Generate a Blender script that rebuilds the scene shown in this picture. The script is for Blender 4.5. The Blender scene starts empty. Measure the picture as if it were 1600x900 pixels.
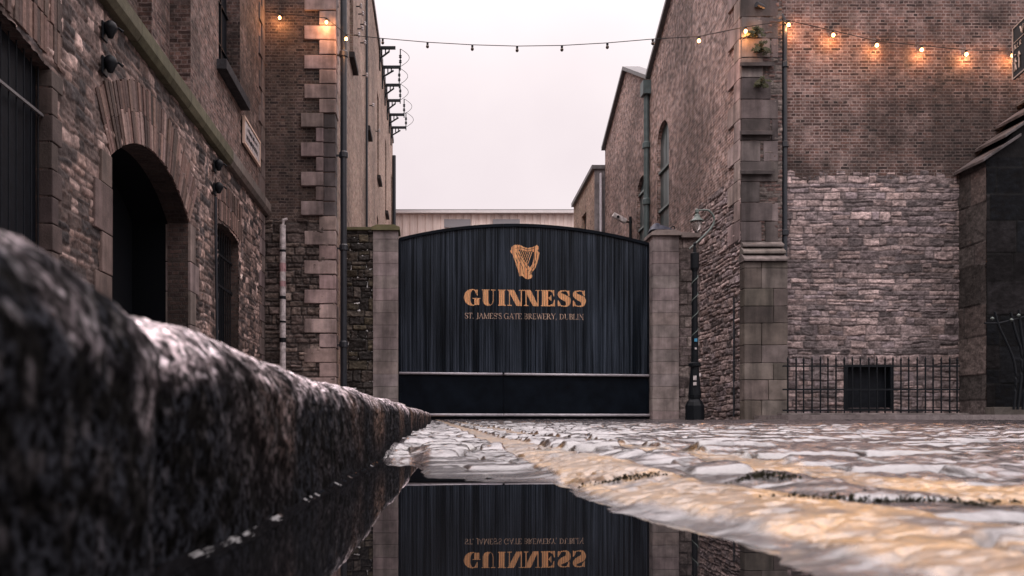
import bpy, bmesh, math, random
import numpy as np
from mathutils import Vector, Matrix
from mathutils.geometry import tessellate_polygon
R = math.radians
random.seed(7)
SC = bpy.context.scene
COL = SC.collection

# ------------------------------------------------------------------ camera
F, PX, PY = 1300.0, 668.0, 666.0          # focal length and vanishing point in photo pixels
CZ = 0.07                                 # lens height over the puddle
cam_d = bpy.data.cameras.new('camera'); cam = bpy.data.objects.new('camera', cam_d); COL.objects.link(cam)
cam.location = (0, 0, CZ); cam.rotation_euler = (R(90), 0, 0)
cam_d.sensor_width = 36; cam_d.lens = 36*F/1600
cam_d.shift_x = (800-PX)/1600; cam_d.shift_y = (PY-450)/1600
cam_d.clip_start = 0.01; cam_d.clip_end = 3000
cam_d.dof.use_dof = True; cam_d.dof.focus_distance = 19.0; cam_d.dof.aperture_fstop = 13.0
SC.camera = cam
# ------------------------------------------------------------------ world / sun / exposure
SUN_EL, SUN_AZ = 52, 215                  # azimuth of the sun, degrees clockwise from +Y
w = bpy.data.worlds.new('World'); SC.world = w; w.use_nodes = True
nt = w.node_tree; N = nt.nodes; L = nt.links; N.clear()
out = N.new('ShaderNodeOutputWorld'); bg = N.new('ShaderNodeBackground'); bg.inputs['Strength'].default_value = 0.12
sky = N.new('ShaderNodeTexSky'); sky.sky_type = 'NISHITA'; sky.sun_disc = False
sky.sun_elevation = R(SUN_EL); sky.sun_rotation = R(SUN_AZ); sky.air_density = 1.0; sky.dust_density = 4
tc = N.new('ShaderNodeTexCoord'); sp = N.new('ShaderNodeSeparateXYZ'); L.new(tc.outputs['Generated'], sp.inputs[0])
mr = N.new('ShaderNodeFloatCurve'); cv = mr.mapping.curves[0]     # overcast luminance against height, /3
for p_, v_ in ((0, .27), (.2, .315), (.40, .345), (.60, .60), (.8, .92)): cv.points.new(p_, v_)
cv.points[0].location = (0, .27); cv.points[-1].location = (1, 1.0); mr.mapping.update()
L.new(sp.outputs['Z'], mr.inputs['Value'])
no = N.new('ShaderNodeTexNoise'); no.inputs['Scale'].default_value = 2.6; no.inputs['Detail'].default_value = 5
no.inputs['Roughness'].default_value = 0.5
L.new(tc.outputs['Generated'], no.inputs['Vector'])
cr = N.new('ShaderNodeValToRGB'); L.new(no.outputs['Fac'], cr.inputs[0])
cr.color_ramp.elements[0].position = .3; cr.color_ramp.elements[0].color = (.87, .765, .79, 1)
cr.color_ramp.elements[1].position = .7; cr.color_ramp.elements[1].color = (1.03, .925, .93, 1)
vm = N.new('ShaderNodeVectorMath'); vm.operation = 'SCALE'
L.new(cr.outputs[0], vm.inputs[0]); mm_ = N.new('ShaderNodeMath'); mm_.operation = 'MULTIPLY'; mm_.inputs[1].default_value = 25; L.new(mr.outputs[0], mm_.inputs[0]); L.new(mm_.outputs[0], vm.inputs['Scale'])
mx = N.new('ShaderNodeMix'); mx.data_type = 'RGBA'; mx.inputs['Factor'].default_value = .96   # overcast over the clear sky
L.new(sky.outputs[0], mx.inputs[6]); L.new(vm.outputs[0], mx.inputs[7])
L.new(mx.outputs[2], bg.inputs['Color']); L.new(bg.outputs[0], out.inputs['Surface'])
sd = bpy.data.lights.new('sun', 'SUN'); sd.energy = 0.9; sd.angle = R(22); sd.color = (1, .93, .88)
sun = bpy.data.objects.new('sun', sd); COL.objects.link(sun)
d = Vector((math.sin(R(SUN_AZ))*math.cos(R(SUN_EL)), math.cos(R(SUN_AZ))*math.cos(R(SUN_EL)), math.sin(R(SUN_EL))))
sun.rotation_euler = (-d).to_track_quat('-Z', 'Y').to_euler(); sun.location = (0, -5, 30)
vs = SC.view_settings; vs.view_transform = 'Standard'; vs.look = 'None'; vs.exposure = 0.12; vs.gamma = 1; vs.use_curve_mapping = False
SC.render.engine = 'CYCLES'; SC.cycles.use_denoising = True; SC.cycles.max_bounces = 6
SC.cycles.sample_clamp_indirect = 4; SC.cycles.caustics_reflective = False; SC.cycles.caustics_refractive = False

# ------------------------------------------------------------------ numpy noise
def _h(ix, iy, s):
    n = (ix.astype(np.int64)*374761393 + iy.astype(np.int64)*668265263 + s*974634777) & 0xffffffff
    n = ((n ^ (n >> 13))*1274126177) & 0xffffffff
    n = (n ^ (n >> 16)) & 0xffffffff
    n = (n*2246822519) & 0xffffffff
    return ((n ^ (n >> 15)) & 0xffffff)/float(0xffffff)
def vn(x, y, s=0):
    x = np.asarray(x, float); y = np.asarray(y, float)
    ix = np.floor(x); iy = np.floor(y); fx = x-ix; fy = y-iy
    fx = fx*fx*(3-2*fx); fy = fy*fy*(3-2*fy); ix = ix.astype(np.int64); iy = iy.astype(np.int64)
    a = _h(ix, iy, s); b = _h(ix+1, iy, s); c = _h(ix, iy+1, s); e = _h(ix+1, iy+1, s)
    return a+(b-a)*fx+(c-a)*fy+(a-b-c+e)*fx*fy
def fbm(x, y, s=0, o=4):
    t = 0; a = .5; n = 0
    for i in range(o):
        t = t+a*vn(x*2**i+i*17.3, y*2**i+i*9.1, s+i); n += a; a *= .5
    return t/n
def sst(a, b, x):
    t = np.clip((x-a)/(b-a), 0, 1); return t*t*(3-2*t)

# ------------------------------------------------------------------ materials
def mat(name, color=(1, 1, 1), rough=.7, col_attr=False, wet=None, noise=(.0, 20), bump=(0, 30), metal=0, spec=.5, stain=None, coat=0, rnoise=0, emis=None, ior=None):
    m = bpy.data.materials.new(name); m.use_nodes = True; t = m.node_tree; n = t.nodes; l = t.links
    b = n['Principled BSDF']; b.inputs['Roughness'].default_value = rough; b.inputs['Metallic'].default_value = metal
    b.inputs['Specular IOR Level'].default_value = spec
    if ior: b.inputs['IOR'].default_value = ior
    if coat: b.inputs['Coat Weight'].default_value = coat; b.inputs['Coat Roughness'].default_value = .13; b.inputs['Coat IOR'].default_value = 1.8
    g = n.new('ShaderNodeNewGeometry'); cur = None
    c = n.new('ShaderNodeRGB'); c.outputs[0].default_value = (*color, 1); cur = c.outputs[0]
    def mul(a, bb, f=1.0):
        q = n.new('ShaderNodeMix'); q.data_type = 'RGBA'; q.blend_type = 'MULTIPLY'; q.inputs['Factor'].default_value = f
        l.new(a, q.inputs[6]); l.new(bb, q.inputs[7]); return q.outputs[2]
    def ns(scale, detail=5, vec=None, ro=.6):
        q = n.new('ShaderNodeTexNoise'); q.inputs['Scale'].default_value = scale; q.inputs['Detail'].default_value = detail
        q.inputs['Roughness'].default_value = ro
        l.new(vec or g.outputs['Position'], q.inputs['Vector']); return q.outputs['Fac']
    def ramp(s, p0, c0, p1, c1):
        q = n.new('ShaderNodeValToRGB'); q.color_ramp.elements[0].position = p0; q.color_ramp.elements[0].color = (*c0, 1)
        q.color_ramp.elements[1].position = p1; q.color_ramp.elements[1].color = (*c1, 1); l.new(s, q.inputs[0]); return q.outputs[0]
    if col_attr:
        a = n.new('ShaderNodeAttribute'); a.attribute_name = 'Col'; cur = mul(cur, a.outputs['Color'])
    if noise[0]:
        k = noise[0]; cur = mul(cur, ramp(ns(noise[1]), .3+.13*(k > .8), (1-k,)*3, .7-.12*(k > .8), (1+k*.6+1.1*(k > .8),)*3))
    if stain:                                # vertical run-off dirt: (strength, scale)
        mp = n.new('ShaderNodeMapping'); mp.inputs['Scale'].default_value = (1, 1, .12); l.new(g.outputs['Position'], mp.inputs[0])
        cur = mul(cur, ramp(ns(stain[1], 4, mp.outputs[0]), .38, (1-stain[0],)*3, .62, (1, 1, 1)))
    l.new(cur, b.inputs['Base Color'])
    if rnoise:
        q = n.new('ShaderNodeMapRange'); l.new(ns(7, 6), q.inputs[0]); q.inputs[1].default_value = .3; q.inputs[2].default_value = .7
        q.inputs[3].default_value = max(0.02, rough-rnoise); q.inputs[4].default_value = rough+rnoise; l.new(q.outputs[0], b.inputs['Roughness'])
    if bump[0]:
        q = n.new('ShaderNodeBump'); q.inputs['Strength'].default_value = 1; q.inputs['Distance'].default_value = bump[0]
        l.new(ns(bump[1], 6), q.inputs['Height']); l.new(q.outputs[0], b.inputs['Normal'])
    if wet:                                  # alpha of Col: how wet and bare the surface is
        a = n.new('ShaderNodeAttribute'); a.attribute_name = 'Col'
        for k_, (lo, hi) in zip(('Roughness', 'Specular IOR Level', 'Coat Roughness'), list(wet)+([(.14, .36)] if coat else [])):
            q = n.new('ShaderNodeMapRange'); q.inputs[3].default_value = lo; q.inputs[4].default_value = hi
            l.new(a.outputs['Alpha'], q.inputs[0]); l.new(q.outputs[0], b.inputs[k_])
    if emis: b.inputs['Emission Color'].default_value = (*emis[0], 1); b.inputs['Emission Strength'].default_value = emis[1]
    return m

def brick_mat(name, cols, mortar, bw=.225, rh=.075, msize=.012, patch=.5, stain=.35, seed=0, warp=.012, scaleP=.35, mottle=.25):
    m = bpy.data.materials.new(name); m.use_nodes = True; t = m.node_tree; n = t.nodes; l = t.links
    b = n['Principled BSDF']; b.inputs['Roughness'].default_value = .78; b.inputs['Specular IOR Level'].default_value = .35
    uv = n.new('ShaderNodeUVMap'); uv.uv_map = 'UVMap'
    nz = n.new('ShaderNodeTexNoise'); nz.inputs['Scale'].default_value = 4.5; nz.inputs['Detail'].default_value = 3; l.new(uv.outputs[0], nz.inputs['Vector'])
    sub = n.new('ShaderNodeVectorMath'); sub.operation = 'SUBTRACT'; l.new(nz.outputs['Color'], sub.inputs[0]); sub.inputs[1].default_value = (.5, .5, .5)
    scl = n.new('ShaderNodeVectorMath'); scl.operation = 'SCALE'; scl.inputs['Scale'].default_value = warp*2; l.new(sub.outputs[0], scl.inputs[0])
    add = n.new('ShaderNodeVectorMath'); l.new(uv.outputs[0], add.inputs[0]); l.new(scl.outputs[0], add.inputs[1])
    def brick(c1, c2, mc):
        q = n.new('ShaderNodeTexBrick'); q.inputs['Scale'].default_value = 1; q.inputs['Brick Width'].default_value = bw
        q.inputs['Row Height'].default_value = rh; q.inputs['Mortar Size'].default_value = msize; q.inputs['Mortar Smooth'].default_value = .3
        q.inputs['Color1'].default_value = (*c1, 1); q.inputs['Color2'].default_value = (*c2, 1); q.inputs['Mortar'].default_value = (*mc, 1)
        q.squash = .5; q.squash_frequency = 2; q.offset = .5
        l.new(add.outputs[0], q.inputs['Vector']); return q
    q = brick((0, 0, 0), (1, 1, 1), (.5, .5, .5))
    r = n.new('ShaderNodeValToRGB'); e = r.color_ramp.elements
    while len(e) < len(cols): e.new(.5)
    for i, c in enumerate(cols): e[i].position = i/(len(cols)-1); e[i].color = (*c, 1)
    l.new(q.outputs['Color'], r.inputs[0])
    def ns(scale, detail, vec=None):
        k = n.new('ShaderNodeTexNoise'); k.inputs['Scale'].default_value = scale; k.inputs['Detail'].default_value = detail; k.inputs['Roughness'].default_value = .65
        k.noise_dimensions = '4D'; k.inputs['W'].default_value = seed*3.7
        l.new(vec or uv.outputs[0], k.inputs['Vector']); return k.outputs['Fac']
    def ramp(s, p0, c0, p1, c1):
        k = n.new('ShaderNodeValToRGB'); k.color_ramp.elements[0].position = p0; k.color_ramp.elements[0].color = (*c0, 1)
        k.color_ramp.elements[1].position = p1; k.color_ramp.elements[1].color = (*c1, 1); l.new(s, k.inputs[0]); return k.outputs[0]
    def mixc(a, bb, f, mode='MIX'):
        k = n.new('ShaderNodeMix'); k.data_type = 'RGBA'; k.blend_type = mode
        if isinstance(f, float): k.inputs['Factor'].default_value = f
        else: l.new(f, k.inputs['Factor'])
        l.new(a, k.inputs[6])
        if isinstance(bb, tuple): k.inputs[7].default_value = (*bb, 1)
        else: l.new(bb, k.inputs[7])
        return k.outputs[2]
    cur = mixc(r.outputs[0], mortar, q.outputs['Fac'])
    # pale salts / lime bloom in ragged patches, then soot, then run-off
    cur = mixc(cur, (mortar[0]*1.05, mortar[1], mortar[2]), ramp(ns(2.2, 8), .52, (0, 0, 0), .72, (.55,)*3))
    cur = mixc(cur, ramp(ns(scaleP, 6), .42, (1-patch,)*3, .58, (1.15,)*3), 1.0, 'MULTIPLY')
    cur = mixc(cur, ramp(ns(28, 5), .25, (.62,)*3, .7, (1.25,)*3), 1.0, 'MULTIPLY')
    cur = mixc(cur, ramp(ns(5.5, 4), .40, (1-mottle,)*3, .60, (1+mottle*.8,)*3), 1.0, 'MULTIPLY')
    mp = n.new('ShaderNodeMapping'); mp.inputs['Scale'].default_value = (1.6, .14, 1); l.new(uv.outputs[0], mp.inputs[0])
    cur = mixc(cur, ramp(ns(1.0, 6, mp.outputs[0]), .36, (1-stain, 1-stain*.92, 1-stain*.95), .60, (1, 1, 1)), 1.0, 'MULTIPLY')
    l.new(cur, b.inputs['Base Color'])
    hh = n.new('ShaderNodeMath'); hh.operation = 'MULTIPLY_ADD'; l.new(q.outputs['Fac'], hh.inputs[0]); hh.inputs[1].default_value = -.6
    l.new(ns(22, 6), hh.inputs[2])
    h2 = n.new('ShaderNodeMath'); h2.operation = 'MULTIPLY_ADD'; l.new(q.outputs['Color'], h2.inputs[0]); h2.inputs[1].default_value = .35; l.new(hh.outputs[0], h2.inputs[2])
    bp = n.new('ShaderNodeBump'); bp.inputs['Distance'].default_value = .016; bp.inputs['Strength'].default_value = 1
    l.new(h2.outputs[0], bp.inputs['Height']); l.new(bp.outputs[0], b.inputs['Normal'])
    return m

M = {}
M['brick_right'] = brick_mat('brick_right', [(.03, .018, .018), (.12, .062, .054), (.20, .108, .09), (.13, .082, .078), (.29, .195, .175)], (.33, .255, .24), seed=1, patch=.68, scaleP=.42)
M['brick_side'] = brick_mat('brick_side', [(.10, .055, .048), (.27, .155, .125), (.40, .25, .21), (.26, .18, .165), (.48, .35, .32)], (.50, .39, .37), seed=6, patch=.45, stain=.15, mottle=.5)
M['brick_left'] = brick_mat('brick_left', [(.04, .022, .02), (.15, .082, .068), (.25, .15, .125), (.12, .085, .075), (.34, .24, .215)], (.24, .18, .165), seed=2, patch=.6, warp=.02, mottle=.45)
M['brick_dark'] = brick_mat('brick_dark', [(.03, .02, .02), (.10, .062, .055), (.17, .105, .085), (.10, .07, .065), (.24, .17, .14)], (.22, .17, .15), seed=3, patch=.45)
M['brick_pink'] = brick_mat('brick_pink', [(.17, .095, .07), (.42, .27, .20), (.33, .20, .15), (.50, .35, .28), (.36, .28, .19)], (.44, .34, .29), seed=4, patch=.35, scaleP=.2, stain=.15, mottle=.3)
M['brick_reveal'] = brick_mat('brick_reveal', [(.035, .02, .018), (.07, .045, .04), (.10, .06, .05), (.06, .045, .04)], (.07, .055, .05), seed=5, patch=.4)  # darker brick for the reveals of the openings
M['stone'] = mat('stone', (1, 1, 1), .75, True, None, (.35, 18), (.012, 25), spec=.3, rnoise=.1)
M['ashlar'] = mat('ashlar', (1, 1, 1), .72, True, None, (.42, 3.2), (.006, 45), spec=.3, stain=(.6, 2.2))
M['soot'] = mat('soot_stone', (1, 1, 1), .8, True, None, (.4, 6), (.008, 40), spec=.12)
M['course'] = mat('mossy_course', (1, 1, 1), .8, True, None, (.35, 5), (.008, 30), spec=.3)
M['kerb'] = mat('wet_granite', (1, 1, 1), .36, True, ((.9, .28), (.03, .9)), (.9, 210), (.0016, 240))
M['road'] = mat('wet_setts', (1, 1, 1), .3, True, ((.13, .38), (1, .6)), (.6, 190), (.0019, 150), coat=.7, ior=2.0)
M['pave'] = mat('wet_pavement', (.20, .17, .17), .3, False, None, (.3, 4), (.003, 40), spec=.7, rnoise=.12)
M['iron'] = mat('black_iron', (.005, .007, .010), .5, False, None, (.3, 20), (.001, 60), spec=.2)
M['pipe'] = mat('pipe_paint', (.018, .022, .03), .42, False, None, (.35, 9), (.001, 40))
M['greenpipe'] = mat('green_pipe', (.07, .10, .105), .45, False, None, (.3, 6), (.001, 40))
M['dark'] = mat('dark_boards', (.007, .009, .013), .6, False, None, (.4, 9), (.003, 20), spec=.15)
M['void'] = mat('unlit_passage', (.004, .005, .007), .9, spec=.1)  # near-black colour stands in for the shade inside the carriage arch
M['glass'] = mat('old_glass', (.05, .078, .085), .3, False, None, (.3, 3), spec=.6)
M['frame'] = mat('grey_window_bars', (.16, .20, .20), .5)
M['slate'] = mat('slate', (.13, .125, .13), .5, False, None, (.3, 6), (.006, 20))
M['shed'] = mat('cream_cladding', (.80, .66, .61), .6, False, None, (.10, 1.2), stain=(.12, 1.5))
M['shedtrim'] = mat('white_gutter', (.72, .68, .68), .5, False, None, (.1, 3))
M['shedglass'] = mat('grey_glazing', (.25, .24, .26), .3)
M['rail'] = mat('grey_steel', (.52, .50, .55), .34, False, None, (.25, 12))
M['gold'] = mat('gold_paint', (.95, .53, .27), .5, False, None, (.16, 14), spec=.3)
M['cream'] = mat('cream_letters', (.70, .50, .38), .55, False, None, (.15, 14), spec=.3)
M['white'] = mat('white_paint', (.55, .50, .50), .5, False, None, (.6, 9))
M['red'] = mat('red_sticker', (.45, .27, .28), .5, False, None, (.5, 9)); M['blue'] = mat('blue_sticker', (.05, .25, .42), .5)
M['cream_sign'] = mat('cream_edge', (.75, .55, .45), .5)
M['lampgrey'] = mat('verdigris', (.12, .15, .14), .42, False, None, (.3, 30)); M['moss'] = mat('moss', (.028, .026, .012), .9, False, None, (.5, 60), (.004, 90))
M['leaf'] = mat('leaf', (.05, .055, .018), .6, False, None, (.4, 30)); M['cloth'] = mat('dark_tarpaulin', (.03, .035, .06), .5, False, None, (.3, 20), (.01, 12))
M['lit'] = mat('lit_filament', (1, .6, .3), .5, emis=((1, .40, .13), 9)); M['unlit'] = mat('unlit_bulb', (.05, .03, .02), .2)
m = mat('lamp_glass', (.55, .50, .48), .15); m.node_tree.nodes['Principled BSDF'].inputs['Transmission Weight'].default_value = .75; M['lampglass'] = m
m = bpy.data.materials.new('puddle_water'); m.use_nodes = True; b = m.node_tree.nodes['Principled BSDF']
b.inputs['Base Color'].default_value = (.006, .006, .007, 1); b.inputs['Roughness'].default_value = 0.0; b.inputs['IOR'].default_value = 1.85; M['water'] = m
nz = m.node_tree.nodes.new('ShaderNodeTexNoise'); nz.inputs['Scale'].default_value = 9; nz.inputs['Detail'].default_value = 2
g_ = m.node_tree.nodes.new('ShaderNodeNewGeometry'); m.node_tree.links.new(g_.outputs['Position'], nz.inputs['Vector'])
bp = m.node_tree.nodes.new('ShaderNodeBump'); bp.inputs['Distance'].default_value = .00004; m.node_tree.links.new(nz.outputs['Fac'], bp.inputs['Height'])
m.node_tree.links.new(bp.outputs[0], b.inputs['Normal'])
# gate paint: near-black blue with thin vertical rain and chalk streaks
m = bpy.data.materials.new('gate_paint'); m.use_nodes = True; t = m.node_tree; b = t.nodes['Principled BSDF']; M['gate'] = m
g_ = t.nodes.new('ShaderNodeNewGeometry')
def gs(sx, sz, p0, c0, p1, c1, w=0):
    mp = t.nodes.new('ShaderNodeMapping'); mp.inputs['Scale'].default_value = (sx, .01, sz); mp.inputs['Location'].default_value = (w, 0, w)
    q = t.nodes.new('ShaderNodeTexNoise'); q.inputs['Scale'].default_value = 1; q.inputs['Detail'].default_value = 4; q.inputs['Roughness'].default_value = .6
    r = t.nodes.new('ShaderNodeValToRGB'); r.color_ramp.elements[0].position = p0; r.color_ramp.elements[0].color = (*c0, 1)
    r.color_ramp.elements[1].position = p1; r.color_ramp.elements[1].color = (*c1, 1)
    t.links.new(g_.outputs['Position'], mp.inputs[0]); t.links.new(mp.outputs[0], q.inputs['Vector']); t.links.new(q.outputs['Fac'], r.inputs[0]); return r.outputs[0]
a1 = gs(15.5, .22, .40, (.004, .008, .014), .76, (.075, .095, .13)); a2 = gs(1.1, .34, .36, (.6,)*3, .66, (1.3,)*3, 3.3)
q = t.nodes.new('ShaderNodeMix'); q.data_type = 'RGBA'; q.blend_type = 'MULTIPLY'; q.inputs['Factor'].default_value = 1
t.links.new(a1, q.inputs[6]); t.links.new(a2, q.inputs[7]); t.links.new(q.outputs[2], b.inputs['Base Color'])
b.inputs['Roughness'].default_value = .34; b.inputs['Specular IOR Level'].default_value = .2
M['gateflat'] = mat('gate_flat_paint', (.005, .008, .013), .35, False, None, (.5, 2.5), (.002, 8), spec=.10)

# ------------------------------------------------------------------ mesh helpers
def link(name, me, m, parent=None):
    o = bpy.data.objects.new(name, me); COL.objects.link(o)
    if m is not None: me.materials.append(m if not isinstance(m, str) else M[m])
    if parent: o.parent = parent; o.matrix_parent_inverse = parent.matrix_world.inverted() if False else Matrix.Translation(-Vector(parent.location))
    return o
def tag(o, label=None, cat=None, group=None, kind=None):
    if label: o['label'] = label
    if cat: o['category'] = cat
    if group: o['group'] = group
    if kind: o['kind'] = kind
    return o
def empty(name, loc, label=None, cat=None, group=None):
    o = bpy.data.objects.new(name, None); COL.objects.link(o); o.location = loc; o.empty_display_size = .2
    return tag(o, label, cat, group)
class MB:
    def __init__(s): s.v = []; s.f = []; s.c = []
    def add(s, vs, fs, col=(1, 1, 1)):
        o = len(s.v); s.v += [tuple(p) for p in vs]; s.f += [tuple(i+o for i in f) for f in fs]; s.c += [col]*len(vs); return s
    def box(s, x0, x1, y0, y1, z0, z1, col=(1, 1, 1), j=0):
        vs = [(x, y, z) for z in (z0, z1) for y in (y0, y1) for x in (x0, x1)]
        if j: vs = [tuple(a+random.uniform(-j, j) for a in p) for p in vs]
        return s.add(vs, [(0, 2, 3, 1), (4, 5, 7, 6), (0, 1, 5, 4), (2, 6, 7, 3), (0, 4, 6, 2), (1, 3, 7, 5)], col)
    def hexa(s, a, b, col=(1, 1, 1)):      # a: 4 pts ring, b: 4 pts ring
        return s.add(list(a)+list(b), [(3, 2, 1, 0), (4, 5, 6, 7), (0, 1, 5, 4), (1, 2, 6, 5), (2, 3, 7, 6), (3, 0, 4, 7)], col)
    def prism(s, poly, fn, col=(1, 1, 1)):  # poly 2D, fn(u,v,t) -> 3D, t in 0,1
        n = len(poly); vs = [fn(u, v, 0) for u, v in poly]+[fn(u, v, 1) for u, v in poly]
        tr = tessellate_polygon([[Vector((u, v, 0)) for u, v in poly]])
        fs = [tuple(t) for t in tr]+[tuple(i+n for i in reversed(t)) for t in tr]+[(i, (i+1) % n, (i+1) % n+n, i+n) for i in range(n)]
        return s.add(vs, fs, col)
    def tube(s, pts, r, seg=8, col=(1, 1, 1), cap=True):
        pts = [Vector(p) for p in pts]; rr = r if isinstance(r, (list, tuple)) else [r]*len(pts); rings = []; vs = []
        up = Vector((0, 0, 1))
        for i, p in enumerate(pts):
            t = (pts[min(i+1, len(pts)-1)]-pts[max(i-1, 0)]).normalized()
            a = t.cross(up)
            if a.length < .05: a = t.cross(Vector((0, 1, 0)))
            a.normalize(); bq = t.cross(a)
            vs += [p+(a*math.cos(2*math.pi*k/seg)+bq*math.sin(2*math.pi*k/seg))*rr[i] for k in range(seg)]
        fs = [(i*seg+k, i*seg+(k+1) % seg, (i+1)*seg+(k+1) % seg, (i+1)*seg+k) for i in range(len(pts)-1) for k in range(seg)]
        if cap: fs += [tuple(range(seg))[::-1], tuple((len(pts)-1)*seg+k for k in range(seg))]
        return s.add(vs, fs, col)
    def lathe(s, prof, cx, cy, seg=16, col=(1, 1, 1), twist=0):
        vs = [(cx+r*math.cos(2*math.pi*(k+.5)/seg), cy+r*math.sin(2*math.pi*(k+.5)/seg), z) for r, z in prof for k in range(seg)]
        n = len(prof)
        fs = [(i*seg+k, i*seg+(k+1) % seg, (i+1)*seg+(k+1) % seg, (i+1)*seg+k) for i in range(n-1) for k in range(seg)]
        fs += [tuple(range(seg))[::-1], tuple((n-1)*seg+k for k in range(seg))]
        return s.add(vs, fs, col)
    def build(s, name, m, parent=None, bevel=0, smooth=False):
        me = bpy.data.meshes.new(name); me.from_pydata(s.v, [], s.f); me.update()
        bm = bmesh.new(); bm.from_mesh(me)
        ly = bm.verts.layers.float_color.new('Col')
        for v, c in zip(bm.verts, s.c): v[ly] = (*c, 1)
        bmesh.ops.recalc_face_normals(bm, faces=bm.faces)
        if bevel:
            bmesh.ops.bevel(bm, geom=list(bm.edges), offset=bevel, segments=2, affect='EDGES', profile=.6)
        uv = bm.loops.layers.uv.new('UVMap')
        for f in bm.faces:
            nx, ny, nz = [abs(a) for a in f.normal]
            f.smooth = smooth
            for lp in f.loops:
                p = lp.vert.co
                lp[uv].uv = (p.y, p.z) if nx >= ny and nx >= nz else ((p.x, p.z) if ny >= nz else (p.x, p.y))
        bm.to_mesh(me); bm.free()
        return link(name, me, m, parent)

def frameP(O, U, Nn):
    O = Vector(O); U = Vector(U).normalized(); Nn = Vector(Nn).normalized()
    return lambda u, v, h=0: O+U*u+Vector((0, 0, v))+Nn*h
def wall_poly(name, fr, outer, holes, m, parent, depth=.3, thick=.0):
    """a wall polygon with openings and their reveals"""
    loops = [outer]+holes; pts = [p for lp in loops for p in lp]
    tr = tessellate_polygon([[Vector((u, v, 0)) for u, v in lp] for lp in loops])
    vs = [fr(u, v) for u, v in pts]; fs = [tuple(t) for t in tr]; uvs = [[pts[i] for i in t] for t in tr]
    for k, h in enumerate(loops):
        dp = (depth[k-1] if isinstance(depth, list) else depth) if k else .35
        n = len(h); o = len(vs); vs += [fr(u, v) for u, v in h]+[fr(u, v, -dp) for u, v in h]
        per = 0
        for i in range(n):
            a, bq = h[i], h[(i+1) % n]; ln = math.hypot(bq[0]-a[0], bq[1]-a[1])
            fs.append((o+i, o+(i+1) % n, o+n+(i+1) % n, o+n+i))
            if abs(bq[1]-a[1]) > abs(bq[0]-a[0]): uvs.append([(0, a[1]), (0, bq[1]), (dp, bq[1]), (dp, a[1])])
            else: uvs.append([(a[0], 0), (bq[0], 0), (bq[0], dp), (a[0], dp)])
    me = bpy.data.meshes.new(name); me.from_pydata(vs, [], fs)
    ul = me.uv_layers.new(name='UVMap'); i = 0
    for f in uvs:
        for p in f: ul.data[i].uv = p; i += 1
    at = me.attributes.new('Col', 'FLOAT_COLOR', 'POINT'); at.data.foreach_set('color', np.ones(len(vs)*4))
    return link(name, me, m, parent)
def inpoly(u, v, poly):
    c = np.zeros(u.shape, bool); n = len(poly)
    for i in range(n):
        x0, y0 = poly[i]; x1, y1 = poly[(i+1) % n]
        if y0 == y1: continue
        cond = ((y0 > v) != (y1 > v)) & (u < (x1-x0)*(v-y0)/(y1-y0)+x0); c ^= cond
    return c
def grid_mesh(name, P, Cc, m, parent, keep=None, smooth=False):
    nr, nc = P.shape[:2]; me = bpy.data.meshes.new(name)
    idx = np.arange(nr*nc).reshape(nr, nc)
    q = np.stack([idx[:-1, :-1], idx[:-1, 1:], idx[1:, 1:], idx[1:, :-1]], -1).reshape(-1, 4)
    if keep is not None: q = q[keep.reshape(-1)]
    me.vertices.add(nr*nc); me.vertices.foreach_set('co', P.reshape(-1).astype(np.float32))
    me.loops.add(q.size); me.loops.foreach_set('vertex_index', q.reshape(-1).astype(np.int32))
    me.polygons.add(len(q)); me.polygons.foreach_set('loop_start', (np.arange(len(q))*4).astype(np.int32))
    me.polygons.foreach_set('loop_total', np.full(len(q), 4, np.int32))
    if smooth: me.polygons.foreach_set('use_smooth', np.ones(len(q), bool))
    me.update(calc_edges=True); me.validate()
    at = me.attributes.new('Col', 'FLOAT_COLOR', 'POINT')
    c4 = np.ones((nr*nc, 4), np.float32); c4[:, :Cc.shape[-1]] = Cc.reshape(-1, Cc.shape[-1]); at.data.foreach_set('color', c4.reshape(-1))
    return link(name, me, m, parent)

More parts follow.
